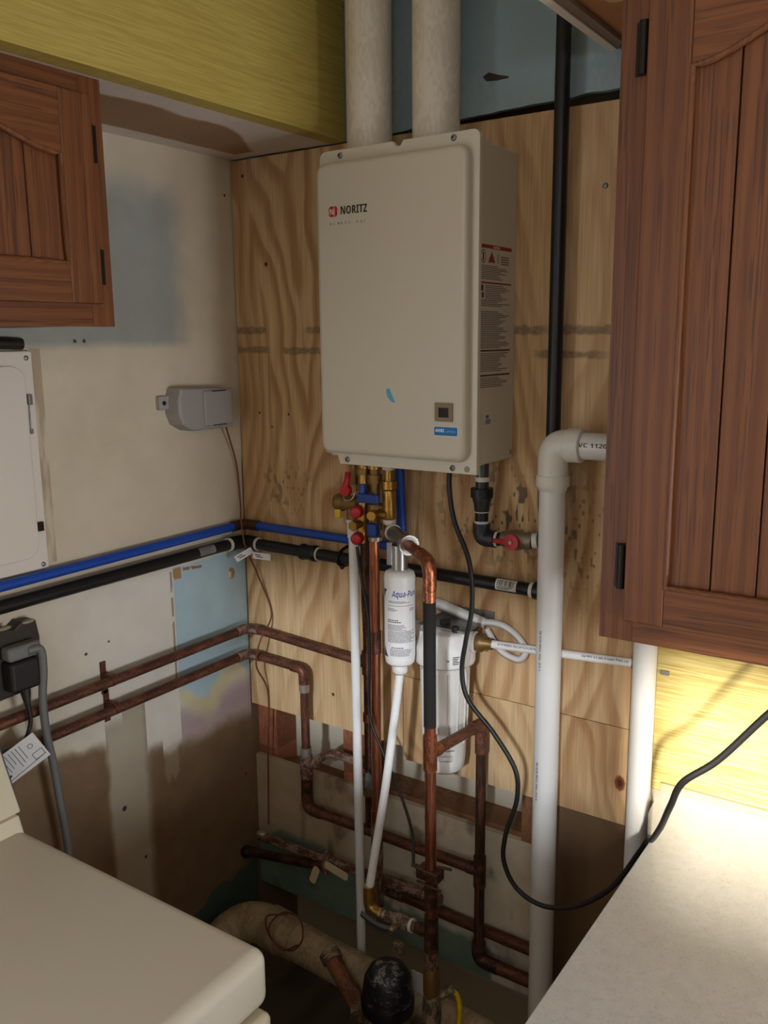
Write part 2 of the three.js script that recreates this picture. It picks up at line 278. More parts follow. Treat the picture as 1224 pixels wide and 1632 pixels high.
const M = {
  enamel: mat(0xc3bba4, 0.38), enamelEdge: mat(0xcac3ae, 0.35), washer: mat(0xd6cdb2, 0.33), washerTop: mat(0xc9c1ad, 0.36),
  pvc: mat(0xd2cdc0, 0.42), pvcPipe: mat(0xd2d0ca, 0.38), cpvc: mat(0xe6e4df, 0.35), vent: mat(0xffffff, 0.5, 0, { map: mottle([206, 197, 176], [220, 212, 194], 161, 6) }),
  drain: mat(0xffffff, 0.55, 0, { map: mottle([146, 128, 98], [172, 154, 122], 171, 7) }),
  iron: mat(0x1d1c1b, 0.42, 0.25), ironGrey: mat(0x3b3b3c, 0.4, 0.5), tape: mat(0xd4cfc2, 0.7), blue: mat(0x1746a0, 0.38), blueTape: mat(0x5aa2bf, 0.7),
  copper: mat(0xffffff, 0.34, 0.85, { map: mottle([138, 82, 58], [198, 126, 92], 181, 8) }),
  copperDull: mat(0xffffff, 0.5, 0.45, { map: mottle([84, 53, 40], [126, 80, 60], 191, 8) }),
  copperDark: mat(0xffffff, 0.48, 0.4, { map: mottle([52, 35, 26], [100, 63, 46], 201, 7) }),
  corroded: mat(0xffffff, 0.8, 0.15, { map: mottle([80, 50, 38], [148, 122, 104], 211, 12) }),
  solder: mat(0xa9a396, 0.4, 0.6), brass: mat(0xb08a46, 0.32, 0.85), brassDull: mat(0x86683c, 0.45, 0.6), bronze: mat(0xffffff, 0.6, 0.35, { map: mottle([86, 72, 54], [160, 142, 116], 221, 10) }),
  steel: mat(0xa8a8a8, 0.28, 0.85), galv: mat(0x8b8a86, 0.4, 0.7), red: mat(0xb01c22, 0.4), yellow: mat(0xd8b81e, 0.5), navy: mat(0x173a86, 0.4),
  black: mat(0x17130f, 0.55), rubber: mat(0x14120f, 0.5), greyCord: mat(0x6f706c, 0.55), sleeve: mat(0x120d09, 0.8), white: mat(0xdedbd4, 0.45), filter: mat(0xe4e2dc, 0.32), sump: mat(0xd6d3c9, 0.3),
  device: mat(0x9b9691, 0.55), panelWhite: mat(0xd8cec0, 0.55), hinge: mat(0x241c16, 0.45, 0.5), wire: mat(0x6d3a24, 0.6), tagBeige: mat(0xcfc09a, 0.6),
  studRed: mat(0xffffff, 0.8, 0, { map: mottle([132, 78, 50], [162, 100, 68], 231, 5) }), stud: mat(0xffffff, 0.85, 0, { map: mottle([110, 76, 48], [138, 98, 64], 233, 5) }),
  drywall: mat(0xc9bfa8, 0.85), blueWall: mat(0xffffff, 0.62, 0, { map: mottle([142, 162, 166], [154, 172, 174], 235, 4) }), hollow: mat(0xc9bfa8, 0.9), cap: mat(0xffffff, 0.45, 0.1, { map: mottle([26, 28, 32], [136, 132, 126], 237, 9, 0.42, 0.7) }),
  brownBoard: mat(0x6b5238, 0.85), ceil: mat(0xd9d4c8, 0.9), room: mat(0xb09c74, 0.9), floor: mat(0xffffff, 0.75, 0, { map: mottle([92, 78, 62], [118, 102, 84], 239, 9) }), endCap: mat(0x46525c, 0.4), chrome: mat(0xb9b6ae, 0.25, 0.9),
};
const font = await new FontLoader().loadAsync('fonts/droid/droid_sans_bold.typeface.json');
function letters(text, size, depth, at, sx = 1) {
  const g = new TextGeometry(text, { font, size, depth, curveSegments: 4 }); g.scale(sx, 1, 1); g.translate(...at); return g;
}
function printed(draw, w, h, roughness = 0.6) { return new THREE.MeshStandardMaterial({ map: canvasTex(w, h, draw), roughness }); }
function inkOnly(draw, w, h) { return new THREE.MeshStandardMaterial({ map: canvasTex(w, h, draw), roughness: 0.6, alphaTest: 0.4, transparent: true }); }

// ------------------------------------------------------------------ the room
const H = 2.45;
struct('floor', box(-0.1, 3.0, -0.1, 0, -0.25, 3.3), M.floor, 'dark dirty floor behind the appliances');
struct('ceiling', box(-0.1, 3.0, H, H + 0.1, -0.25, 3.3), M.ceil, 'plain ceiling above the laundry corner');
struct('wall_left', planarUV(merge([box(-0.1, 0, 0, H, -0.25, 1.75), box(-0.1, 0, 0, H, 2.95, 3.3), box(-0.1, 0, 2.02, H, 1.75, 2.95), box(-0.1, 0, 0, 0.08, 1.75, 2.95)]), 'z', 'y', 0, 3.2, 0, 2.45), mat(0xffffff, 0.7, 0, { map: wallTex }), 'patched and half painted gypsum wall');
struct('wall_right', [box(2.9, 3.0, 0, H, -0.25, 0.45), box(2.9, 3.0, 0, 0.94, 0.45, 1.15), box(2.9, 3.0, 1.4, H, 0.45, 1.15), box(2.9, 3.0, 0, H, 1.15, 1.8), box(2.9, 3.0, 0, H, 2.5, 3.3), box(2.9, 3.0, 0, 1.03, 1.8, 2.5), box(2.9, 3.0, 1.97, H, 1.8, 2.5)], M.room, 'wall with two windows');
struct('wall_front', [box(-0.1, 1.1, 0, H, 3.2, 3.3), box(2.05, 2.13, 0, H, 3.2, 3.3), box(2.86, 3.0, 0, H, 3.2, 3.3), box(1.1, 2.05, 2.36, H, 3.2, 3.3), box(1.1, 2.05, 0, 1.93, 3.2, 3.3), box(2.13, 2.86, 0, 1.985, 3.2, 3.3), box(2.13, 2.86, 2.345, H, 3.2, 3.3)], M.room, 'wall with a band of high windows');
struct('dimming_pane_1', new THREE.PlaneGeometry(0.95, 0.43).translate(1.575, 2.145, 3.25), new THREE.MeshPhysicalMaterial({ color: new THREE.Color(0.095, 0.108, 0.13), transmission: 1, thickness: 0, roughness: 0 }), 'unseen dark pane added to dim the sun through the high window');  // added out of view to weaken the sun beam on plywood and pipes

const wb = new THREE.Group(); wb.name = 'wall_back'; wb.userData = { kind: 'structure', label: 'back wall of plywood sheets with blue plaster above and cut gypsum board below' }; scene.add(wb);
{
  const e = new THREE.Shape(); e.moveTo(0, H); e.lineTo(0, 2.178);
  for (let k = 0; k <= 70; k++) { const x = k / 70 * 1.05; e.lineTo(x, 2.18 + 0.018 * sm(0.3, 1.05, x) + 0.004 * (fbm(x * 30, 1, 301, 2) - 0.5)); }
  e.lineTo(2.9, 2.197); e.lineTo(2.9, H); e.closePath();
  part(wb, 'plaster_panel', grainUV(extrude(e, -0.02, -0.006), 'y', 0.5), M.blueWall, 'light blue painted plaster above the plywood');
  const g = new THREE.Shape(); [[0.655, 2.256], [0.668, 2.262], [0.69, 2.254], [0.709, 2.249], [0.71, 2.246], [0.685, 2.245], [0.664, 2.247]].forEach(([x, y], i) => i ? g.lineTo(x, y) : g.moveTo(x, y)); g.closePath();
  part(wb, 'plaster_gouge', extrude(g, -0.0065, -0.0045, 0.0008), mat(0x3f3126, 0.9), 'dark splintered gouge in the blue plaster');
}
part(wb, 'screw', lathe([[0.0001, 0.003], [0.004, 0.0025], [0.0055, 0]], [0.907, 2.035, 0.0], [0, 0, 1], 12), M.galv);
const sheet = (x0, x1, y0, y1, dz = 0) => planarUV(box(x0, x1, y0, y1, -0.014, dz), 'x', 'y', 0, PX1, PY0, PY1);
part(wb, 'plywood_sheet', sheet(0.004, 1.042, 1.0215, 2.176), ply);
part(wb, 'plywood_sheet', sheet(0.004, 0.47, 0.848, 1.0212), ply);
part(wb, 'plywood_sheet', sheet(0.472, 1.018, 0.817, 1.0195, -0.0005), ply);
part(wb, 'drywall_panel', planarUV(box(0.0, 0.845, 0.33, 0.70, -0.026, -0.012), 'x', 'y', 0, 0.86, 0.28, 0.76), mat(0xffffff, 0.85, 0, { map: lowTex }), 'stained cream and green gypsum board cut off along its top');
part(wb, 'backing_board', box(0.0, 0.95, 0.335, 0.95, -0.115, -0.105), M.drywall, 'back of the gypsum board of the next room');
part(wb, 'stud', grainUV(box(0.0, 0.062, 0.33, 0.95, -0.104, -0.027), 'y', 0.4), M.studRed);
part(wb, 'stud', grainUV(box(0.278, 0.345, 0.33, 0.95, -0.104, -0.027), 'y', 0.4), M.studRed);
part(wb, 'stud', grainUV(box(0.765, 0.81, 0.33, 0.95, -0.104, -0.015), 'y', 0.4), M.stud);
part(wb, 'sill_plate', grainUV(box(0.062, 0.278, 0.64, 0.672, -0.104, -0.027), 'x', 0.4), M.stud);
part(wb, 'sill_plate', grainUV(box(0.345, 0.765, 0.67, 0.712, -0.104, -0.027), 'x', 0.4), M.stud);
part(wb, 'brown_board', box(0.846, 1.13, 0.0, 0.8165, -0.026, -0.012), M.brownBoard, 'bare brown board below the plywood');
part(wb, 'footing', box(0.0, 0.845, 0.0, 0.329, -0.2, -0.16), M.hollow, 'concrete footing under the gypsum board');
part(wb, 'rear_fill', box(0.0, 2.9, 0.0, H, -0.25, -0.201), M.hollow, 'rough back of the wall cavity');
part(wb, 'papered_panel', grainUV(box(1.0425, 2.9, 0.80, 2.187, -0.02, -0.001), 'y', 0.4), mat(0xffffff, 0.75, 0, { map: paperLight }), 'pale yellow grasscloth wallpaper above the worktop');
part(wb, 'plain_panel', box(1.13, 2.9, 0, 0.80, -0.02, -0.001), M.brownBoard, 'wall behind the base cupboard');

// soffits
const sl = new THREE.Group(); sl.name = 'trim_1'; sl.userData = { kind: 'structure', label: 'boxed soffit with olive yellow grasscloth over the left cupboard' }; scene.add(sl);
part(sl, 'soffit_face', grainUV(box(0.322, 0.334, 2.18, H, 0.0, 3.19), 'y', 0.4), mat(0xffffff, 0.7, 0, { map: paperDark }), 'olive yellow grasscloth wallpaper');
part(sl, 'soffit_underside', planarUV(box(0, 0.3215, 2.18, 2.192, -0.004, 3.19), 'x', 'z', 0, 0.34, 0, 1.2), mat(0xffffff, 0.85, 0, { map: sofTex }), 'bare brown gypsum with white filled joints');
const sr = new THREE.Group(); sr.name = 'trim_2'; sr.userData = { kind: 'structure', label: 'unfinished soffit over the right cupboard with a broken edge' }; scene.add(sr);
part(sr, 'soffit_underside', planarUV(box(0.925, 2.9, 2.268, 2.28, -0.005, 0.36), 'x', 'z', 0.905, 1.3, 0, 0.4), mat(0xffffff, 0.85, 0, { map: sof2Tex }), 'brown board with torn pale paper');
part(sr, 'soffit_face', grainUV(box(0.905, 2.9, 2.281, H, 0.348, 0.36), 'y', 0.4), mat(0xffffff, 0.7, 0, { map: paperDark }));
part(sr, 'soffit_end', box(0.903, 0.9175, 2.258, H, -0.005, 0.347), mat(0xeae0cc, 0.85), 'broken pale gypsum edge');
part(sr, 'edge_strip', box(0.9172, 0.936, 2.2605, 2.2675, 0.0, 0.345), mat(0x8d7a66, 0.85), 'greyish paper strip along the edge');
part(sr, 'tape_scrap', rbox(0.928, 0.936, 2.254, 2.2603, 0.0, 0.012, 0.001), M.navy, 'scrap of blue tape');

// ------------------------------------------------------------------ cupboards
function door(parent, w, h, corner, arch, n, place) {              // local: x across, y up, z out; place() moves it into the room
  const st = 0.06, cx = w / 2, curve = [];
  for (let k = 0; k <= 28; k++) { const x = st + k / 28 * (w - 2 * st), e = Math.max(0, 1 - Math.abs((x - cx) / (cx - st)) * 1.02); curve.push([x, corner + arch * (e * e * (3 - 2 * e))]); }
  const top = new THREE.Shape(); top.moveTo(w - st, h); top.lineTo(st, h); curve.forEach(([x, y]) => top.lineTo(x, y)); top.closePath();
  const rect = (x0, x1, y0, y1) => { const s = new THREE.Shape(); s.moveTo(x0, y0); s.lineTo(x1, y0); s.lineTo(x1, y1); s.lineTo(x0, y1); s.closePath(); return s; };
  const frame = merge([grainUV(extrude(rect(0, st, 0, h), 0, 0.02, 0.003), 'y', OAKS, 1.1), grainUV(extrude(rect(w - st, w, 0, h), 0, 0.02, 0.003), 'y', OAKS, 2.3), grainUV(extrude(rect(st, w - st, 0, st), 0, 0.0195, 0.0015), 'x', OAKS, 3.7), grainUV(extrude(top, 0, 0.0195, 0.0015), 'x', OAKS, 4.9)]);
  const d = part(parent, 'door', place(frame), oak, 'cathedral arch oak door');
  const ring = [[st, st], [w - st, st], ...curve.slice().reverse()].map(([x, y]) => new THREE.Vector3(x, y, 0.0155)), dense = [];
  ring.forEach((p, i) => { const q = ring[(i + 1) % ring.length], m = Math.max(1, Math.round(p.distanceTo(q) / 0.03)); for (let k = 0; k < m; k++) dense.push(p.clone().lerp(q, k / m)); });
  part(d, 'moulding', place(grainUV(tube(dense, 0.0052, 8, 1, true), 'y', OAKS, 6.1)), oak, 'rounded moulding round the panel');
  const bw = (w - 2 * st) / n;
  for (let k = 0; k < n; k++) { const b = rbox(st + k * bw + 0.0008 - (k ? 0 : 0.004), st + (k + 1) * bw - 0.0008 + (k === n - 1 ? 0.004 : 0), st - 0.004, Math.min(h - 0.012, corner + arch + 0.008), 0.002, 0.0095, 0.0022, 2); grainUV(b, 'y', OAKS, 2.3 + k * 1.7); part(d, 'panel_board', place(b), oak); }
  return d;
}
{ // left cupboard, face towards +x
  const t = thing('wall_cupboard', 'dark oak wall cupboard on the patched white wall under the yellow soffit', 'cupboard', [0.14, 1.795, 0.9]);
  part(t, 'carcass', grainUV(box(0.0, 0.264, 1.797, 2.179, 0.595, 1.25), 'y', OAKS, 3), oak);
  const fr = [box(0.265, 0.285, 1.795, 2.1795, 0.593, 0.636), box(0.265, 0.285, 1.795, 2.1795, 1.1, 1.252)].map((g) => grainUV(g, 'y', OAKS, 5)).concat([box(0.265, 0.285, 1.795, 1.838, 0.6365, 1.0995), box(0.265, 0.285, 2.14, 2.1795, 0.6365, 1.0995)].map((g) => grainUV(g, 'z', OAKS, 6)));
  part(t, 'face_frame', fr, oak);
  const w = 0.475; door(t, w, 0.317, 0.222, 0.04, 6, (g) => { g.rotateY(Math.PI / 2); g.translate(0.2855, 1.831, 0.628 + w); return g; });
  for (const y of [2.08, 1.89]) part(t, 'hinge', [cyl([0.291, y - 0.028, 0.622], [0.291, y + 0.028, 0.622], 0.0045), box(0.2852, 0.288, y - 0.028, y + 0.028, 0.608, 0.622)], M.hinge, 'dark metal butt hinge');
}
{ // right cupboard, face towards +z
  const t = thing('wall_cupboard', 'tall oak wall cupboard above the worktop beside the plywood', 'cupboard', [1.3, 1.31, 0.16]);
  part(t, 'carcass', grainUV(box(1.042, 1.578, 1.311, 2.259, 0.002, 0.289), 'y', OAKS, 2), oak);
  const fr = [box(1.040, 1.092, 1.31, 2.26, 0.29, 0.31), box(1.505, 1.58, 1.31, 2.26, 0.29, 0.31)].map((g) => grainUV(g, 'y', OAKS, 1)).concat([box(1.0925, 1.5045, 1.31, 1.36, 0.29, 0.31), box(1.0925, 1.5045, 2.21, 2.26, 0.29, 0.31)].map((g) => grainUV(g, 'x', OAKS, 4)));
  part(t, 'face_frame', fr, oak);
  door(t, 0.43, 0.888, 0.774, 0.05, 5, (g) => { g.translate(1.083, 1.347, 0.3105); return g; });
  for (const y of [2.156, 1.429]) part(t, 'hinge', [cyl([1.074, y - 0.034, 0.319], [1.074, y + 0.034, 0.319], 0.0065), box(1.062, 1.076, y - 0.034, y + 0.034, 0.3102, 0.313)], M.hinge, 'dark metal butt hinge');
}
{ // unseen cupboard, added on the worktop to block light from the right window
  const t = thing('blocker_cupboard', 'unseen oak cupboard added on the worktop to block light from the right window', 'cupboard', [1.95, 0.915, 0.16]);
  part(t, 'carcass', grainUV(box(1.62, 2.30, 0.9155, 2.259, 0.008, 0.309), 'y', OAKS, 2), oak);
  for (const x of [1.63, 1.965]) door(t, 0.325, 1.32, 1.18, 0.05, 4, (g) => { g.translate(x, 0.925, 0.3095); return g; });
}
{ // worktop with base cupboard
  const s = new THREE.Shape(); [[1.10, -0.78], [1.10, -0.19], [1.068, -0.095], [1.063, -0.05], [1.05, -0.02], [1.016, -0.012], [1.016, -0.001], [2.899, -0.001], [2.899, -0.78]].forEach(([x, y], i) => i ? s.lineTo(x, y) : s.moveTo(x, y));
  const g = new THREE.ExtrudeGeometry(s, { depth: 0.036, bevelEnabled: true, bevelSize: 0.002, bevelOffset: -0.002, bevelThickness: 0.002, bevelSegments: 2 }); g.rotateX(-Math.PI / 2); g.translate(0, 0.876, 0);
  const t = thing('worktop', 'pale laminate kitchen worktop lit brightly along the yellow wallpaper', 'worktop', [2.0, 0.876, 0.39]);
  part(t, 'slab', grainUV(g, 'x', 0.35), mat(0xffffff, 0.4, 0, { map: counterTex }));
  part(t, 'wall_strip', box(1.062, 2.899, 0.9145, 0.931, 0.0, 0.006), mat(0x968b6c, 0.5), 'beige strip between worktop and wallpaper');
  const b = thing('base_cupboard', 'oak base cupboard under the pale worktop', 'cupboard', [2.0, 0, 0.38]);
  part(b, 'carcass', grainUV(box(1.135, 2.895, 0.1, 0.874, 0.001, 0.70), 'y', OAKS, 4), oak);
  part(b, 'plinth', box(1.16, 2.895, 0, 0.0995, 0.02, 0.64), M.brownBoard);
}

// ------------------------------------------------------------------ washing machine on the left wall
{
  const t = thing('washing_machine', 'cream enamel top loading washing machine against the patched wall', 'washer', [0.38, 0, 1.1]);
  part(t, 'cabinet_body', rbox(0.04, 0.745, 0.03, 0.822, 0.768, 1.44, 0.012, 3), M.washer);
  part(t, 'top_deck', rbox(0.035, 0.738, 0.828, 0.92, 0.762, 1.446, 0.022, 5), M.washerTop);
  const rs = new THREE.Shape(); rs.moveTo(0.055, 0.905); rs.lineTo(0.17, 0.905); rs.lineTo(0.155, 0.945); rs.lineTo(0.055, 0.945); rs.closePath();
  part(t, 'console_base', extrude(rs, 0.772, 1.43, 0.004), M.washer);
  const cs = new THREE.Shape(); cs.moveTo(0.05, 0.935); cs.lineTo(0.145, 0.945); cs.lineTo(0.088, 1.075); cs.lineTo(0.05, 1.075); cs.closePath();
  const con = part(t, 'control_panel', extrude(cs, 0.762, 1.43, 0.004), M.washer);
  const es = new THREE.Shape(); es.moveTo(0.056, 0.945); es.lineTo(0.128, 0.952); es.lineTo(0.08, 1.066); es.lineTo(0.056, 1.066); es.closePath();
  part(con, 'end_cap', extrude(es, 0.752, 0.7615, 0.002), M.endCap, 'slate grey end cap');
  for (const [x, z] of [[0.1, 0.84], [0.68, 0.84], [0.1, 1.37], [0.68, 1.37]]) part(t, 'foot', cyl([x, 0, z], [x, 0.031, z], 0.02), M.rubber);
}

// ------------------------------------------------------------------ tankless water heater and vents
{
  const t = thing('water_heater', 'beige tankless gas water heater mounted on the plywood', 'water heater', [0.567, 1.522, 0.09]);
  part(t, 'case', rbox(0.398, 0.735, 1.536, 2.11, 0.001, 0.154, 0.003), M.enamel);
  const fs = roundRect(0.392, 0.742, 1.522, 2.125, 0.014); const notch = new THREE.Shape();
  const f2 = new THREE.Shape(); const X0 = 0.392, X1 = 0.742, Y0 = 1.522, Y1 = 2.125, R = 0.014;
  f2.moveTo(X0, Y0 + 0.022); f2.lineTo(X0 + 0.03, Y0 + 0.018); f2.lineTo(X0 + 0.036, Y0); f2.lineTo(X1, Y0); f2.lineTo(X1, Y1 - R); f2.absarc(X1 - R, Y1 - R, R, 0, Math.PI / 2); f2.lineTo(0.585, Y1); f2.lineTo(0.578, Y1 - 0.009); f2.lineTo(0.568, Y1 - 0.009); f2.lineTo(0.561, Y1); f2.lineTo(X0 + R, Y1); f2.absarc(X0 + R, Y1 - R, R, Math.PI / 2, Math.PI); f2.closePath();
  const cover = part(t, 'front_flange', extrude(f2, 0.1545, 0.164, 0.0015), M.enamelEdge);
  part(t, 'front_cover', extrude(roundRect(0.3935, 0.728, 1.545, 2.101, 0.022), 0.1645, 0.184, 0.012, 5), M.enamel);
  for (const [x, y] of [[0.442, 2.114], [0.69, 2.115], [0.447, 1.532], [0.691, 1.532]]) { const sc = part(t, 'screw', lathe([[0.0001, 0.004], [0.003, 0.0037], [0.0052, 0.002], [0.006, 0]], [x, y, 0.164], [0, 0, 1], 16), M.galv); part(sc, 'screw_slot', cyl([x, y, 0.166], [x, y, 0.1685], 0.0022, 0.0022, 6), M.black); }
  part(t, 'side_screw', lathe([[0.0001, 0.003], [0.004, 0.0025], [0.005, 0]], [0.735, 1.549, 0.014], [1, 0, 0], 14), M.chrome);
  part(t, 'slot_hole', cyl([0.722, 1.532, 0.1641], [0.722, 1.532, 0.1645], 0.006, 0.006, 16), mat(0x8c8573, 0.5));
  const wf = part(t, 'window_frame', [box(0.6655, 0.703, 1.646, 1.6545, 0.1842, 0.187), box(0.6655, 0.703, 1.6205, 1.628, 0.1842, 0.187), box(0.6655, 0.6735, 1.628, 1.646, 0.1842, 0.187), box(0.695, 0.703, 1.628, 1.646, 0.1842, 0.187)], mat(0x7d6d4a, 0.5), 'bronze coloured sight window frame');
  part(wf, 'window_glass', box(0.6735, 0.695, 1.628, 1.646, 0.1842, 0.1852), mat(0x0b0806, 0.15), 'black sight glass');
  // brand mark and lettering
  const lg = new THREE.Shape(); const L = [0.4375, 2.010, 0.0095]; 
  lg.moveTo(L[0] + 0.0105, L[1]); for (let k = 0; k <= 96; k++) { const a = k / 96 * Math.PI * 2, q = 1 / Math.pow(Math.abs(Math.cos(a)) ** 5 + Math.abs(Math.sin(a)) ** 5, 0.2), r = q * (1 - 0.07 * Math.abs(Math.cos(4 * a + 0.0)) ** 3); const x = L[0] + 0.0102 * r * Math.cos(a) + 0.0005, y = L[1] + 0.0098 * r * Math.sin(a); k ? lg.lineTo(x, y) : lg.moveTo(x, y); }
  const emb = part(t, 'brand_emblem', extrude(lg, 0.1842, 0.1847), mat(0xb3201a, 0.5), 'red square emblem with a white letter');
  part(emb, 'emblem_letter', [letters('N', 0.0105, 0.0003, [0.4295, 2.0045, 0.1848], 0.95), box(0.4405, 0.4418, 2.0015, 2.0185, 0.1848, 0.1851)], mat(0xdfc0b0, 0.5));
  part(t, 'brand_lettering', letters('NORITZ', 0.0145, 0.0004, [0.4545, 2.0035, 0.1842], 0.86), mat(0x26201a, 0.5));
  const slog = 'ALWAYS HOT'.split('').map((ch, i) => ch === ' ' ? null : letters(ch, 0.0045, 0.0003, [0.4295 + i * 0.0089, 1.9855, 0.1842], 1.1)).filter(Boolean);
  part(t, 'slogan_lettering', slog, mat(0x8e8672, 0.5));
  part(t, 'badge', planarUV(extrude(roundRect(0.6625, 0.7135, 1.5935, 1.6115, 0.003), 0.1842, 0.1848), 'x', 'y', 0.6625, 0.7135, 1.5935, 1.6115), printed((c, w, h) => {
    c.fillStyle = '#dfe6e6'; c.fillRect(0, 0, w, h); c.fillStyle = '#0f6aa8'; c.beginPath(); c.roundRect(8, 8, w - 16, h - 16, 22); c.fill(); c.fillStyle = '#eaf4fa'; c.font = 'bold 74px sans-serif'; c.fillText('AHRI', 34, 96); c.fillStyle = '#8fc4e6'; c.font = '44px sans-serif'; c.fillText('CERTIFIED', 232, 98);
  }, 480, 160), 'small blue certification badge');
  // warning label on the side
  const lab = new THREE.PlaneGeometry(0.128, 0.275); lab.rotateY(Math.PI / 2); lab.translate(0.7354, 1.8, 0.083);
  part(t, 'warning_label', lab, printed((c, w, h) => {
    c.fillStyle = '#c5bca8'; c.fillRect(0, 0, w, h); const ink = '#5a5044';
    const bar = (y, hh, col) => { c.fillStyle = col; c.fillRect(10, y, w - 20, hh); };
    bar(6, 26, '#8c2a1c'); c.fillStyle = '#e8dcc8'; c.font = 'bold 22px sans-serif'; c.fillText('WARNING', w / 2 - 52, 27);
    c.strokeStyle = '#2c2620'; c.lineWidth = 7; c.beginPath(); c.ellipse(52, 86, 34, 42, 0, 0, 7); c.stroke(); c.fillStyle = '#2c2620'; c.fillRect(40, 60, 22, 54);
    c.fillStyle = '#8c2a1c'; c.beginPath(); c.moveTo(180, 48); c.lineTo(238, 124); c.lineTo(124, 124); c.fill(); c.fillStyle = '#a89e8c'; c.fillRect(262, 60, 40, 68);
    let y = 74, seed = 5; const rnd = () => { seed = (seed * 16807) % 2147483647; return seed / 2147483647; };
    c.fillStyle = ink; for (let k = 0; k < 4; k++) c.fillRect(328, 74 + k * 16, 130, 8);
    y = 146; for (const end of [258, 436, 726, 900, 1010]) { while (y < end - 16) { c.fillStyle = ink; c.globalAlpha = 0.85; const x0 = y > 265 && y < 370 ? 80 : 14; c.fillRect(x0, y, (w - x0 - 22) * (0.55 + 0.45 * rnd()), 6.5); y += 12.5; } c.globalAlpha = 1; if (end < 1000) { bar(end, end === 436 ? 0 : 12, end === 258 ? '#7c2a1c' : '#3a2620'); } y = end + 22; }
    c.fillStyle = '#2c2620'; c.fillRect(20, 280, 36, 40); c.fillRect(30, 330, 32, 36);
  }, 512, 1060), 'warning label with red headings and small print');
  const lab2 = new THREE.PlaneGeometry(0.03, 0.026); lab2.rotateY(Math.PI / 2); lab2.translate(0.7354, 1.622, 0.108);
  part(t, 'side_sticker', lab2, printed((c, w, h) => { c.fillStyle = '#c9c1b0'; c.fillRect(0, 0, w, h); c.fillStyle = '#5f5a66'; c.fillRect(24, 26, 50, 26); c.fillRect(18, 60, 90, 40); c.fillStyle = '#b9b1a4'; for (let k = 0; k < 4; k++) c.fillRect(18, 66 + k * 9, 90, 3); }, 128, 112));
  const tp = new THREE.Shape(); [[0.556, 1.676], [0.5635, 1.679], [0.577, 1.6515], [0.569, 1.6525], [0.559, 1.662]].forEach(([x, y], i) => i ? tp.lineTo(x, y) : tp.moveTo(x, y)); tp.closePath();
  solo('masking_tape', 'torn scrap of light blue masking tape on the beige heater cover', 'tape', extrude(tp, 0.1842, 0.1846), M.blueTape);
  for (const [x, lbl] of [[0.456, 'mottled cream vent pipe rising beside the yellow soffit'], [0.607, 'mottled cream vent pipe rising in front of the blue plaster']]) {
    const v = thing('vent_pipe', lbl, 'pipe', [x, 2.111, 0.085], 'vent pipes of the heater');
    part(v, 'pipe', cyl([x, 2.111, 0.085], [x, H - 0.001, 0.085], 0.0445, 0.0445, 40), M.vent);
    part(v, 'collar', cyl([x, 2.1105, 0.085], [x, 2.128, 0.085], 0.0475, 0.0475, 40), M.vent);
  }
}

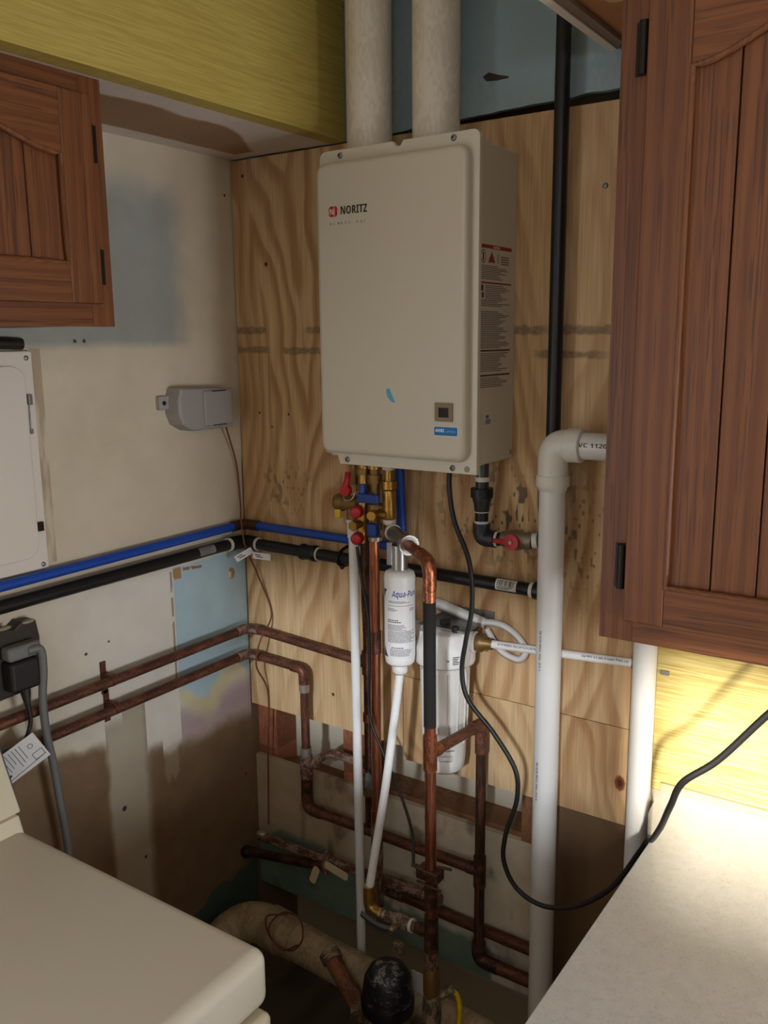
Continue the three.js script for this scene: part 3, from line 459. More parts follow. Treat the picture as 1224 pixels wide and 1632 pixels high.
// ------------------------------------------------------------------ black iron gas pipe
const ringed = (a, b, r) => cyl(a, b, r, r, 20);
{
  const t = thing('gas_pipe', 'black iron gas pipe running round the corner and up to the ceiling', 'pipe', [0.4, 1.28, 0.03]);
  part(t, 'pipe', run([[0.022, 1.286, 1.74], [0.022, 1.286, 0.045]], 0.0135), M.iron);
  part(t, 'pipe', run([[0.045, 1.284, 0.03], [0.82, 1.279, 0.03]], 0.0135), M.iron);
  part(t, 'pipe', cyl([0.833, 1.279, 0.03], [0.833, H - 0.001, 0.03], 0.0135), M.iron);
  part(t, 'elbow', run([[0.022, 1.286, 0.075], [0.022, 1.285, 0.03], [0.07, 1.284, 0.03]], 0.0175, 0.03), M.iron);
  for (const [a, b] of [[[0.022, 1.286, 0.076], [0.022, 1.286, 0.083]], [[0.071, 1.284, 0.03], [0.076, 1.284, 0.03]]]) part(t, 'thread_tape', cyl(a, b, 0.0165), M.tape, 'white thread sealant');
  part(t, 'coupling', lathe([[0.0135, -0.024], [0.0185, -0.022], [0.0195, -0.015], [0.0172, -0.01], [0.0172, 0.01], [0.0195, 0.015], [0.0185, 0.022], [0.0135, 0.024]], [0.232, 1.283, 0.03], [1, 0, 0]), M.iron);
  part(t, 'thread_tape', cyl([0.258, 1.283, 0.03], [0.262, 1.283, 0.03], 0.016), M.tape);
  part(t, 'thread_tape', cyl([0.795, 1.279, 0.03], [0.802, 1.279, 0.03], 0.016), M.tape);
  part(t, 'tee', [cyl([0.803, 1.279, 0.03], [0.833, 1.279, 0.03], 0.0175), cyl([0.833, 1.25, 0.03], [0.833, 1.31, 0.03], 0.0175)], M.iron);
  part(t, 'tee', [cyl([0.82, 1.383, 0.034], [0.833, 1.383, 0.031], 0.0175), cyl([0.833, 1.355, 0.03], [0.833, 1.412, 0.03], 0.0175)], M.iron);
  const bar = printed((c, w, h) => { c.fillStyle = '#d6d2c8'; c.fillRect(0, 0, w, h); c.fillStyle = '#2a2622'; let x = 20; let k = 3; while (x < w - 24) { const b = 3 + (k * 7) % 9; c.fillRect(x, 16, b, h * 0.5); x += b + 4 + (k * 5) % 7; k++; } for (let q = 0; q < 3; q++) c.fillRect(20, h * 0.66 + q * 12, w - 60 - q * 30, 6); }, 256, 128);
  part(t, 'barcode_sticker', patch([0.722, 1.28, 0.03], [0.768, 1.28, 0.03], 0.0138, [0.3, 0.35, 1], 1.9), bar, 'white barcode sticker');
  part(t, 'barcode_sticker', patch([0.022, 1.286, 0.185], [0.022, 1.286, 0.135], 0.0138, [1, 0.4, 0.3], 1.6), printed((c, w, h) => { c.fillStyle = '#7d7b76'; c.fillRect(0, 0, w, h); c.fillStyle = '#4a4844'; for (let k = 0; k < 5; k++) c.fillRect(14, 14 + k * 22, w - 40 - (k * 31) % 70, 8); }, 256, 128), 'grey worn sticker');
  part(t, 'pipe_strap', [tube(spline([[0.325, 1.262, 0.001], [0.325, 1.264, 0.03], [0.325, 1.282, 0.0465], [0.325, 1.298, 0.03], [0.325, 1.305, 0.001]], 24), 0.004, 8), ball([0.327, 1.262, 0.03], 0.006)], M.iron);

  const g = thing('gas_valve_riser', 'black iron gas riser with red lever valve under the heater side', 'pipe', [0.69, 1.38, 0.045]);
  part(g, 'nipple', cyl([0.691, 1.5, 0.045], [0.691, 1.5355, 0.045], 0.0135), mat(0x55585a, 0.35, 0.6));
  part(g, 'thread_tape', cyl([0.691, 1.491, 0.045], [0.691, 1.5, 0.045], 0.0142), M.tape, 'white thread tape');
  part(g, 'nipple', cyl([0.691, 1.475, 0.045], [0.691, 1.491, 0.045], 0.0135), M.ironGrey);
  part(g, 'union_nut', [cyl([0.691, 1.459, 0.045], [0.691, 1.477, 0.045], 0.0235, 0.0235, 8)], M.iron, 'black octagonal union nut');
  part(g, 'union_body', lathe([[0.0125, -0.026], [0.015, -0.022], [0.0165, -0.006], [0.019, 0.0], [0.019, 0.006]], [0.691, 1.453, 0.045]), M.ironGrey);
  part(g, 'pipe', cyl([0.691, 1.395, 0.045], [0.691, 1.43, 0.045], 0.0135), M.iron);
  part(g, 'thread_tape', cyl([0.691, 1.404, 0.045], [0.691, 1.411, 0.045], 0.0146), M.tape);
  part(g, 'thread_tape', cyl([0.691, 1.4285, 0.045], [0.691, 1.434, 0.045], 0.0146), M.tape);
  part(g, 'elbow', run([[0.691, 1.406, 0.045], [0.691, 1.376, 0.045], [0.723, 1.377, 0.045]], 0.0178, 0.03), M.ironGrey);
  part(g, 'thread_tape', cyl([0.723, 1.377, 0.045], [0.728, 1.377, 0.0445], 0.0155), M.tape);
  part(g, 'pipe', cyl([0.727, 1.377, 0.0445], [0.745, 1.379, 0.043], 0.0135), M.iron);
  const vb = part(g, 'valve_body', [lathe([[0.0145, -0.032], [0.0165, -0.026], [0.0165, -0.014], [0.02, -0.006], [0.02, 0.006], [0.0165, 0.014], [0.0165, 0.026], [0.0145, 0.032]], [0.768, 1.3795, 0.041], [1, 0.02, -0.06]), cyl([0.768, 1.3795, 0.041], [0.768, 1.38, 0.066], 0.008)], mat(0x8a7f6a, 0.4, 0.6));
  part(vb, 'valve_lever', [cyl([0.768, 1.38, 0.064], [0.768, 1.38, 0.070], 0.0165, 0.0155, 24), rbox(0.728, 0.768, 1.374, 1.3835, 0.065, 0.0695, 0.002)], M.red, 'red lever handle');
  part(vb, 'lever_nut', cyl([0.768, 1.38, 0.070], [0.768, 1.38, 0.0735], 0.004, 0.004, 6), M.galv);
  part(g, 'thread_tape', cyl([0.8, 1.381, 0.038], [0.81, 1.382, 0.036], 0.0152), M.tape);
}
// ------------------------------------------------------------------ blue water tube
{
  const t = thing('blue_tube', 'bright blue plastic water tube along both walls up to the heater', 'pipe', [0.25, 1.32, 0.02]);
  part(t, 'tube', run([[0.016, 1.319, 1.74], [0.016, 1.326, 0.05]], 0.0105), M.blue);
  part(t, 'tube', run([[0.05, 1.3265, 0.018], [0.484, 1.324, 0.018], [0.484, 1.5355, 0.03]], 0.0105, 0.02), M.blue);
  part(t, 'corner_fitting', run([[0.016, 1.326, 0.058], [0.016, 1.3265, 0.018], [0.066, 1.3265, 0.018]], 0.0128, 0.02), mat(0x4a2a1e, 0.5, 0.3), 'dark brown crimped corner fitting');
}

// ------------------------------------------------------------------ copper supply pipes
const cup = (p, q, r, m) => [p, 'coupling', cyl(q[0], q[1], r), m];
{
  const t = thing('copper_pipe', 'dull upper copper pipe bending from the patched wall onto the plywood', 'pipe', [0.03, 1.064, 0.4]);
  part(t, 'pipe', run([[0.03, 1.066, 1.74], [0.03, 1.064, 0.06]], 0.0112), M.copperDull);
  part(t, 'elbow', run([[0.03, 1.064, 0.075], [0.03, 1.065, 0.033], [0.07, 1.066, 0.033]], 0.0128, 0.03), M.corroded);
  part(t, 'pipe', run([[0.06, 1.066, 0.033], [0.386, 1.047, 0.033]], 0.0112), M.copperDull);
  part(t, 'strap', [cyl([0.03, 1.066, 0.445], [0.03, 1.066, 0.459], 0.0128), box(0.001, 0.034, 1.0535, 1.0785, 0.446, 0.458), box(0.0005, 0.003, 1.03, 1.102, 0.445, 0.459)], M.copperDull, 'copper two hole strap');
}
{
  const t = thing('copper_pipe', 'dull lower copper pipe that bends and drops in front of the plywood', 'pipe', [0.03, 1.0, 0.4]);
  part(t, 'pipe', run([[0.03, 1.003, 1.74], [0.03, 0.998, 0.06]], 0.0112), M.copperDull);
  part(t, 'elbow', run([[0.03, 0.998, 0.075], [0.03, 0.998, 0.033], [0.07, 0.997, 0.033]], 0.0128, 0.03), M.corroded);
  part(t, 'pipe', run([[0.06, 0.997, 0.033], [0.19, 0.993, 0.033]], 0.0112), M.copperDull);
  part(t, 'elbow', run([[0.172, 0.993, 0.033], [0.208, 0.992, 0.033], [0.208, 0.955, 0.033]], 0.013, 0.028), M.copperDull);
  part(t, 'coupling', cyl([0.208, 0.935, 0.033], [0.208, 0.958, 0.033], 0.0128), M.solder);
  part(t, 'pipe', cyl([0.208, 0.775, 0.033], [0.208, 0.955, 0.033], 0.0105), M.copperDull);
  part(t, 'coupling', cyl([0.208, 0.768, 0.033], [0.208, 0.79, 0.033], 0.0132), M.solder);
  const tee = part(t, 'tee', [cyl([0.208, 0.71, 0.033], [0.208, 0.768, 0.033], 0.0155), cyl([0.208, 0.742, 0.033], [0.24, 0.755, 0.026], 0.0115)], M.corroded);
  part(t, 'pipe', cyl([0.208, 0.65, 0.033], [0.208, 0.715, 0.033], 0.0145), M.copperDark);
  part(t, 'elbow', run([[0.208, 0.672, 0.033], [0.208, 0.628, 0.033], [0.252, 0.6275, 0.033]], 0.0152, 0.034), M.copperDull);
  part(t, 'pipe', run([[0.24, 0.6275, 0.033], [0.68, 0.6275, 0.033]], 0.0128), M.copperDull);
  part(t, 'side_branch', run([[0.232, 0.754, 0.028], [0.268, 0.79, 0.02], [0.38, 0.785, 0.02]], 0.0105, 0.03), M.corroded);
  part(t, 'strap', [cyl([0.03, 1.0015, 0.442], [0.03, 1.0015, 0.456], 0.0128), box(0.001, 0.034, 0.989, 1.014, 0.443, 0.455), box(0.0005, 0.003, 0.9655, 1.0375, 0.442, 0.456)], M.copperDull, 'copper two hole strap');
}
{
  const t = thing('copper_riser', 'thin dark copper riser behind the white relief pipe', 'pipe', [0.396, 0.641, 0.033]);
  part(t, 'pipe', run([[0.396, 0.641, 0.033], [0.397, 1.12, 0.033], [0.417, 1.2, 0.066], [0.42, 1.4, 0.07]], 0.0098, 0.04), M.copperDark);
  part(t, 'tee', [cyl([0.397, 1.02, 0.033], [0.397, 1.075, 0.0335], 0.0135), cyl([0.376, 1.047, 0.033], [0.397, 1.047, 0.033], 0.0135)], M.copperDull);
  part(t, 'coupling', cyl([0.3965, 0.905, 0.033], [0.3965, 0.925, 0.033], 0.0125), M.copper);
  part(t, 'coupling', cyl([0.396, 0.72, 0.033], [0.396, 0.77, 0.033], 0.0135), M.brassDull);
  part(t, 'handle_wheel', [lathe([[0.002, -0.03], [0.011, -0.024], [0.014, -0.004], [0.008, 0.01], [0.004, 0.022]], [0.412, 0.775, 0.06], [0.1, 1, 0.2], 10)], M.galv, 'small fluted metal valve handle');
}
{
  const t = thing('copper_riser', 'bright scratched copper riser hanging below the hot valve', 'pipe', [0.459, 0.45, 0.09]);
  part(t, 'pipe', cyl([0.457, 0.45, 0.09], [0.459, 1.362, 0.09], 0.0112), M.copper);
  part(t, 'coupling', cyl([0.4585, 1.10, 0.09], [0.4585, 1.15, 0.09], 0.0132), M.copperDull);
  part(t, 'coupling', cyl([0.4575, 0.69, 0.09], [0.4575, 0.73, 0.09], 0.0138), M.copper);
  part(t, 'pipe', cyl([0.4565, 0.45, 0.09], [0.457, 0.69, 0.09], 0.0135), M.corroded);
}
{ // tall supply pipe through the inline filter head
  const x = 0.69, z = 0.243;
  const t = thing('copper_main', 'tall copper main pipe with a black sleeve in front of the filters', 'pipe', [x, 0.36, z]);
  part(t, 'pipe', run([[0.6, 1.374, 0.172], [x, 1.368, 0.244], [x, 1.25, 0.245]], 0.0112, 0.05), M.copper);
  part(t, 'elbow', tube(rounded([[0.65, 1.371, 0.212], [x, 1.368, 0.244], [x, 1.318, 0.245]], 0.045), 0.013), M.copper);
  part(t, 'pipe', cyl([x, 0.42, 0.236], [x, 1.26, 0.245], 0.0112), M.copper);
  part(t, 'black_sleeve', cyl([x, 1.045, 0.2432], [x, 1.292, 0.2452], 0.012), M.sleeve, 'matt black sleeve');
  part(t, 'coupling', cyl([x, 1.312, 0.2452], [x, 1.325, 0.2453], 0.0128), M.copper);
  const tee = part(t, 'tee', [cyl([x, 0.955, 0.242], [x, 1.027, 0.243], 0.0138), cyl([x, 0.99, 0.243], [x, 0.988, 0.212], 0.0138)], M.copper);
  part(t, 'branch_pipe', cyl([x, 0.988, 0.22], [x, 0.972, 0.052], 0.0112), M.copperDull);
  part(t, 'elbow', run([[x, 0.9745, 0.075], [x, 0.971, 0.033], [x, 0.925, 0.033]], 0.0135, 0.03), M.copperDull);
  part(t, 'pipe', cyl([x, 0.43, 0.033], [x, 0.94, 0.033], 0.0112), M.copperDark);
  part(t, 'coupling', cyl([x, 0.905, 0.033], [x, 0.93, 0.033], 0.0135), M.copperDull);
  part(t, 'tee', [cyl([x, 0.59, 0.033], [x, 0.662, 0.033], 0.0138), cyl([0.66, 0.6275, 0.033], [x, 0.6275, 0.033], 0.0142)], M.copperDark);
  part(t, 'elbow', run([[x, 0.45, 0.033], [x, 0.408, 0.033], [0.74, 0.408, 0.033]], 0.0155, 0.034), M.copperDark);
  part(t, 'pipe', cyl([0.73, 0.408, 0.033], [0.83, 0.408, 0.033], 0.0145), M.copperDull);
  part(t, 'coupling', cyl([x, 0.655, 0.2385], [x, 0.705, 0.239], 0.0138), M.copperDark);
  part(t, 'tee', [cyl([x, 0.56, 0.2375], [x, 0.64, 0.2385], 0.0142), cyl([0.655, 0.6, 0.238], [x, 0.6, 0.238], 0.0125)], M.copperDark);
  part(t, 'pipe_lower', cyl([x, 0.47, 0.236], [x, 0.6, 0.238], 0.0135), M.corroded);
  part(t, 'coupling', lathe([[0.0115, -0.03], [0.017, -0.026], [0.0175, 0.01], [0.015, 0.03], [0.0115, 0.032]], [x, 0.49, 0.2365]), M.brassDull);
  part(t, 'lower_valve', [lathe([[0.0125, -0.05], [0.019, -0.045], [0.0205, -0.01], [0.0185, 0.03], [0.016, 0.042]], [x, 0.42, 0.2355], [0, 1, 0], 8), cyl([x, 0.445, 0.236], [0.72, 0.462, 0.2], 0.009)], M.bronze);
  // valve lever
  part(t, 'valve_lever', tube(spline([[0.715, 0.46, 0.205], [0.728, 0.45, 0.2], [0.735, 0.42, 0.2], [0.734, 0.372, 0.203]], 20), 0.0065, 10, 0.5), M.yellow, 'yellow lever handle');
  // ground clamp
  const cl = part(t, 'ground_clamp', [rbox(x - 0.026, x + 0.024, 0.722, 0.746, 0.226, 0.256, 0.004), cyl([x - 0.04, 0.742, 0.245], [x - 0.014, 0.742, 0.245], 0.004), cyl([x + 0.014, 0.75, 0.235], [x + 0.042, 0.752, 0.232], 0.0028), cyl([x - 0.022, 0.718, 0.255], [x + 0.032, 0.714, 0.255], 0.0028)], M.copperDark, 'dark bronze ground clamp with screws');
}
{ // inline filter assembly
  const t = thing('inline_filter', 'slim white cartridge filter with printed label and steel head', 'filter', [0.562, 1.1, 0.15]);
  const fx = 0.562, fz = 0.15;
  part(t, 'cartridge', lathe([[0.0001, 1.118], [0.026, 1.118], [0.0295, 1.122], [0.031, 1.134], [0.031, 1.29], [0.0318, 1.292], [0.0318, 1.302], [0.029, 1.311], [0.02, 1.316], [0.0001, 1.318]].map(([r, h]) => [r, h]), [fx, 0, fz], [0, 1, 0], 40), M.filter);
  part(t, 'label', wrap(fx, fz, 1.136, 1.288, 0.0313, [0.62, 0, 1], 3.2), printed((c, w, h) => {
    c.fillStyle = '#dedcd8'; c.fillRect(0, 0, w, h);
    c.fillStyle = '#1c2452'; c.beginPath(); c.moveTo(40, 60); c.lineTo(230, 60); c.quadraticCurveTo(140, 100, 130, 210); c.quadraticCurveTo(90, 130, 40, 60); c.fill();
    c.beginPath(); c.moveTo(60, 1010); c.quadraticCurveTo(110, 900, 120, 850); c.quadraticCurveTo(170, 960, 250, 1010); c.fill();
    c.fillStyle = '#23368c'; c.save(); c.transform(1, 0, -0.2, 1, 0, 0); c.font = 'bold 118px sans-serif'; c.fillText('Aqua-Pure', 380, 150); c.restore();
    c.fillStyle = '#3a3a44'; let s = 9; const rnd = () => { s = (s * 16807) % 2147483647; return s / 2147483647; };
    const lines = (x, y, n, len, th, gap) => { for (let k = 0; k < n; k++) { let xx = x; const e = x + len * (0.7 + 0.3 * rnd()); while (xx < e) { const b = 14 + rnd() * 36; c.fillRect(xx, y + k * gap, b, th); xx += b + 8; } } };
    lines(270, 210, 2, 520, 8, 16); lines(240, 270, 1, 640, 7, 14); lines(240, 310, 3, 210, 7, 16); lines(740, 310, 3, 160, 7, 16); lines(230, 470, 2, 300, 14, 26); lines(230, 540, 5, 420, 8, 17); lines(230, 630, 10, 700, 8, 17); lines(330, 860, 1, 300, 12, 17); lines(300, 886, 7, 520, 7, 15);
  }, 1024, 1024, 0.4), 'white label with blue script and small print');
  part(t, 'head_stem', [cyl([fx, 1.316, fz], [fx, 1.366, fz], 0.0165), rbox(fx - 0.021, fx - 0.008, 1.325, 1.372, fz + 0.002, fz + 0.016, 0.002)], M.steel, 'brushed steel stem');
  part(t, 'head_body', [cyl([0.505, 1.377, 0.094], [0.602, 1.374, 0.175], 0.0162, 0.0162, 24)], mat(0x8f8f8d, 0.32, 0.8), 'steel filter head');
  part(t, 'gasket_ring', cyl([0.514, 1.3775, 0.1015], [0.5195, 1.3773, 0.106], 0.0175), M.cpvc, 'white ring');
  part(t, 'union_ring', [cyl([0.591, 1.3745, 0.1655], [0.6, 1.374, 0.173], 0.0205, 0.0205, 24)], M.chrome, 'bright ring around the copper');
  part(t, 'outlet_nut', lathe([[0.0001, -0.026], [0.012, -0.026], [0.0165, -0.02], [0.0165, 0], [0.0001, 0]], [fx, 1.12, fz], [0, 1, 0], 8), M.white, 'white plastic nut');
}
{
  const t = thing('white_tube', 'white flexible water tube from the slim filter down to the brass elbow', 'tube', [0.54, 0.61, 0.2]);
  part(t, 'tube', tube(spline([[0.562, 1.1, 0.15], [0.557, 1.03, 0.158], [0.549, 0.85, 0.19], [0.54, 0.7, 0.222], [0.537, 0.64, 0.235]], 50), 0.0088), M.cpvc);
  part(t, 'brass_elbow', run([[0.5365, 0.648, 0.236], [0.536, 0.597, 0.236], [0.572, 0.592, 0.237]], 0.0118, 0.03), M.brass, 'brass push elbow');
  for (const [a, r] of [[0.566, 0.0145], [0.576, 0.0138]]) part(t, 'crimp_ring', cyl([a, 0.5925, 0.237], [a + 0.005, 0.5928, 0.237], r), M.chrome);
  part(t, 'valve_body', [lathe([[0.011, -0.03], [0.0135, -0.028], [0.0135, -0.012], [0.0165, -0.005], [0.0165, 0.008], [0.013, 0.02], [0.013, 0.032]], [0.612, 0.595, 0.237], [1, 0.08, 0]), cyl([0.612, 0.595, 0.237], [0.612, 0.592, 0.262], 0.007)], M.bronze);
  part(t, 'valve_lever', [tube(spline([[0.612, 0.5915, 0.262], [0.59, 0.5885, 0.264], [0.56, 0.59, 0.262], [0.532, 0.594, 0.258]], 20), 0.0075, 10, 0.45)], mat(0x63696c, 0.4, 0.5), 'grey steel lever');
  part(t, 'lever_nut', cyl([0.612, 0.5915, 0.262], [0.612, 0.5905, 0.27], 0.0062, 0.0062, 12), M.chrome);
  part(t, 'thread_tape', cyl([0.641, 0.598, 0.237], [0.647, 0.5985, 0.237], 0.014), M.tape);
  part(t, 'pipe', cyl([0.58, 0.593, 0.237], [0.67, 0.6, 0.238], 0.0112), M.bronze);
}
{
  const t = thing('relief_pipe', 'straight white relief drain pipe below the brass relief valve', 'pipe', [0.405, 0.05, 0.09]);
  part(t, 'pipe', cyl([0.41, 0.05, 0.09], [0.404, 1.385, 0.09], 0.0105), M.cpvc);
  part(t, 'socket', lathe([[0.0106, -0.028], [0.0128, -0.024], [0.0128, 0.006], [0.0145, 0.008], [0.0145, 0.014], [0.01, 0.015]], [0.404, 1.377, 0.09]), M.white, 'white threaded socket');
}

// ------------------------------------------------------------------ service valves under the heater
{
  const z = 0.09, t = thing('hot_service_valve', 'brass hot water service valve with red knobs and relief outlet', 'valve', [0.43, 1.36, z]);
  part(t, 'inlet_nipple', [cyl([0.4, 1.465, 0.08], [0.4, 1.5355, 0.075], 0.009), cyl([0.418, 1.48, 0.075], [0.418, 1.5355, 0.075], 0.011)], M.brassDull);
  part(t, 'relief_body', [cyl([0.366, 1.425, 0.088], [0.425, 1.428, 0.094], 0.0165), lathe([[0.0165, -0.012], [0.0195, -0.008], [0.0195, 0.004], [0.0165, 0.006], [0.0165, 0.01], [0.002, 0.011]], [0.37, 1.4255, 0.0885], [-1, 0, 0]), cyl([0.404, 1.385, z], [0.404, 1.425, z], 0.0135)], M.brassDull, 'brass relief valve body');
  part(t, 'relief_tag', rbox(0.366, 0.38, 1.393, 1.412, 0.098, 0.105, 0.002), M.yellow, 'yellow tag');
  part(t, 'relief_lever', [tube(spline([[0.404, 1.495, 0.105], [0.406, 1.478, 0.112], [0.402, 1.462, 0.115]], 14), 0.0075, 10, 0.6), cyl([0.403, 1.458, 0.108], [0.403, 1.458, 0.118], 0.0135, 0.0125, 24)], M.red, 'red relief lever');
  part(t, 'wire_loop', tube(spline([[0.396, 1.447, 0.112], [0.404, 1.437, 0.116], [0.42, 1.44, 0.116], [0.428, 1.455, 0.112]], 20), 0.002, 6), M.chrome);
  part(t, 'valve_column', [cyl([0.433, 1.345, 0.1], [0.433, 1.535, 0.085], 0.0115)], M.brass);
  for (const y of [1.415, 1.358]) part(t, 'valve_knob', [lathe([[0.0001, 0.02], [0.009, 0.02], [0.0125, 0.016], [0.0135, 0.004], [0.0135, 0]], [0.433, y, 0.111], [0.3, 0, 1], 14)], M.red, 'red valve knob');
  part(t, 'hose_outlet', [cyl([0.433, 1.387, 0.1], [0.433, 1.387, 0.124], 0.009), cyl([0.433, 1.387, 0.124], [0.433, 1.387, 0.132], 0.0115, 0.0115, 6)], M.brass);
  for (const y of [1.455, 1.49]) part(t, 'hex_nut', cyl([0.433, y, 0.0925], [0.433, y + 0.013, 0.0915], 0.015, 0.015, 6), M.brassDull);

  const c = thing('cold_service_valve', 'brass cold water service valve with blue handles', 'valve', [0.466, 1.36, z]);
  part(c, 'valve_column', [cyl([0.462, 1.352, z], [0.462, 1.5355, z], 0.0105), cyl([0.462, 1.475, z], [0.462, 1.493, z], 0.0155, 0.0155, 6), cyl([0.462, 1.4, z], [0.462, 1.43, z], 0.0165)], M.brassDull);
  part(c, 'blue_lever', [rbox(0.438, 0.492, 1.436, 1.457, 0.112, 0.124, 0.004), cyl([0.447, 1.455, 0.113], [0.447, 1.474, 0.113], 0.009, 0.007)], M.navy, 'blue butterfly handle');
  part(c, 'blue_knob', rbox(0.464, 0.488, 1.367, 1.395, 0.11, 0.126, 0.004), M.navy, 'blue square knob');
  part(c, 'side_outlet', [cyl([0.468, 1.412, 0.1], [0.478, 1.412, 0.128], 0.0095), cyl([0.46, 1.41, 0.1], [0.5, 1.412, 0.1], 0.0095)], M.brass);
  for (const y of [1.375, 1.505]) part(c, 'hex_nut', cyl([0.462, y, z], [0.462, y + 0.014, z], 0.0145, 0.0145, 6), M.brass);
  part(c, 'sealing_ring', cyl([0.462, 1.352, z], [0.462, 1.36, z], 0.0155), M.solder);

  const b = thing('brass_union', 'brass column of unions feeding the slim filter head', 'fitting', [0.498, 1.37, z]);
  part(b, 'column', [cyl([0.498, 1.37, z], [0.498, 1.5355, z], 0.0092), lathe([[0.0092, -0.034], [0.0135, -0.03], [0.0145, -0.01], [0.0125, -0.006], [0.0145, 0.0], [0.0145, 0.026], [0.0092, 0.03]], [0.498, 1.435, z])], M.brass);
  part(b, 'union_nut', cyl([0.498, 1.466, z], [0.498, 1.482, z], 0.0168, 0.0168, 6), M.brass, 'hexagonal brass nut');
  part(b, 'side_port', cyl([0.47, 1.424, z], [0.498, 1.424, z], 0.0095), M.brassDull);
  for (const y of [1.506, 1.392]) part(b, 'thread_tape', cyl([0.498, y, z], [0.498, y + 0.009, z], 0.0135), M.tape, 'white thread tape');
  part(b, 'elbow', run([[0.498, 1.395, z], [0.498, 1.376, z], [0.512, 1.376, 0.1]], 0.0128, 0.014), M.brass);
}

// ------------------------------------------------------------------ large filter housing on the wall
{
  const fx = 0.626, fz = 0.077;
  const t = thing('filter_housing', 'large white water filter housing with ribbed sump on the plywood', 'filter', [fx, 0.87, fz]);
  part(t, 'sump', lathe([[0.0001, 0.872], [0.034, 0.873], [0.041, 0.88], [0.044, 0.9], [0.05, 1.1], [0.053, 1.108], [0.053, 1.118]], [fx, 0, fz], [0, 1, 0], 48), M.sump, 'cloudy white sump');
  const ribs = []; for (let k = 0; k < 14; k++) { const a = k / 14 * Math.PI * 2, c = Math.cos(a), s = Math.sin(a); ribs.push(cyl([fx + 0.0455 * c, 0.94, fz + 0.0455 * s], [fx + 0.0502 * c, 1.1, fz + 0.0502 * s], 0.0022, 0.0022, 6)); }
  part(t, 'sump_rib', ribs, M.sump);
  part(t, 'cap', lathe([[0.052, 1.112], [0.061, 1.113], [0.063, 1.118], [0.063, 1.15], [0.058, 1.156], [0.052, 1.176], [0.046, 1.184], [0.0001, 1.186]], [fx, 0, fz], [0, 1, 0], 48), M.white);
  for (const a of [0.2, 0.9, 1.6, 2.3]) part(t, 'cap_rib', rbox(fx + 0.05 * Math.cos(a) - 0.004, fx + 0.05 * Math.cos(a) + 0.004, 1.152, 1.182, fz + 0.05 * Math.sin(a) - 0.004, fz + 0.05 * Math.sin(a) + 0.004, 0.002), M.white);
  part(t, 'maker_emblem', wrap(fx, fz, 1.121, 1.147, 0.0633, [-0.05, 0, 1], 0.5), printed((c, w, h) => { c.fillStyle = '#d9d6cf'; c.fillRect(0, 0, w, h); c.fillStyle = '#5b6677'; c.beginPath(); c.arc(w / 2, h / 2, 44, 0, 7); c.fill(); c.strokeStyle = '#d4d6d6'; c.lineWidth = 4; c.beginPath(); c.arc(w / 2, h / 2, 37, 0, 7); c.stroke(); c.fillStyle = '#e4e4e2'; c.save(); c.transform(1, 0, -0.25, 1, 16, 0); c.font = 'bold 42px serif'; c.fillText('GE', w / 2 - 30, h / 2 + 14); c.restore(); }, 128, 112), 'round grey blue maker mark');
  part(t, 'cap_print', wrap(fx, fz, 1.122, 1.146, 0.0633, [1.05, 0, 1], 0.55), inkOnly((c, w, h) => { c.clearRect(0, 0, w, h); c.fillStyle = '#4c4a48'; for (let k = 0; k < 5; k++) c.fillRect(110, 20 + k * 17, 110 - (k % 3) * 16, 9); c.font = 'bold 34px sans-serif'; c.fillText("TM", 12, 70); }, 256, 112));
  part(t, 'inlet_port', cyl([fx - 0.085, 1.166, fz - 0.01], [fx - 0.03, 1.166, fz], 0.02), M.white);
  part(t, 'outlet_port', cyl([fx + 0.03, 1.163, fz], [fx + 0.068, 1.163, fz - 0.008], 0.022), M.white);
  part(t, 'adapter', lathe([[0.0001, -0.01], [0.019, -0.01], [0.019, 0.008], [0.013, 0.014], [0.0115, 0.03]], [fx + 0.074, 1.163, fz - 0.009], [1, 0.01, -0.12], 8), M.brassDull, 'brass adapter');
  part(t, 'bracket', [box(fx - 0.06, fx + 0.075, 1.19, 1.21, 0.001, 0.004), box(fx - 0.05, fx + 0.06, 1.188, 1.191, 0.001, 0.1)], M.galv, 'grey steel mounting bracket');
  part(t, 'bleed_button', cyl([fx, 1.186, fz], [fx, 1.2, fz], 0.011), M.black, 'dark pressure release button');
  for (const dx of [-0.03, 0.035]) part(t, 'bracket_screw', cyl([fx + dx, 1.186, fz + 0.02], [fx + dx, 1.198, fz + 0.02], 0.007, 0.007, 6), M.black);
  part(t, 'sump_print', wrap(fx, fz, 0.905, 0.955, 0.0475, [0.7, 0, 1], 0.9), inkOnly((c, w, h) => { c.clearRect(0, 0, w, h); c.fillStyle = '#8a857b'; for (let k = 0; k < 4; k++) c.fillRect(40 + (k % 2) * 20, 16 + k * 14, 170 - (k % 3) * 24, 6); c.strokeStyle = '#96918a'; c.lineWidth = 3; c.strokeRect(40, 92, 160, 28); }, 256, 128));

  const w = thing('filter_wrench', 'white plastic filter wrench with a loop handle hung behind the filter', 'wrench', [0.69, 1.14, 0.04]);
  part(w, 'arm', tube(spline([[0.545, 1.212, 0.026], [0.58, 1.214, 0.026], [0.63, 1.203, 0.026], [0.69, 1.19, 0.026]], 30), 0.0125, 12, 0.5), M.white);
  part(w, 'grip_loop', tube(spline([[0.68, 1.192, 0.026], [0.73, 1.193, 0.026], [0.765, 1.175, 0.026], [0.784, 1.148, 0.026], [0.772, 1.128, 0.026], [0.745, 1.13, 0.026], [0.722, 1.143, 0.026], [0.695, 1.178, 0.026]], 60), 0.0078, 12, 0.55), M.white);

  const p = thing('white_tube', 'white printed tube running level from the large filter behind the drain pipe', 'tube', [0.85, 1.165, 0.03]);
  const a = [0.72, 1.164, 0.067], b = [1.004, 1.164, 0.017];
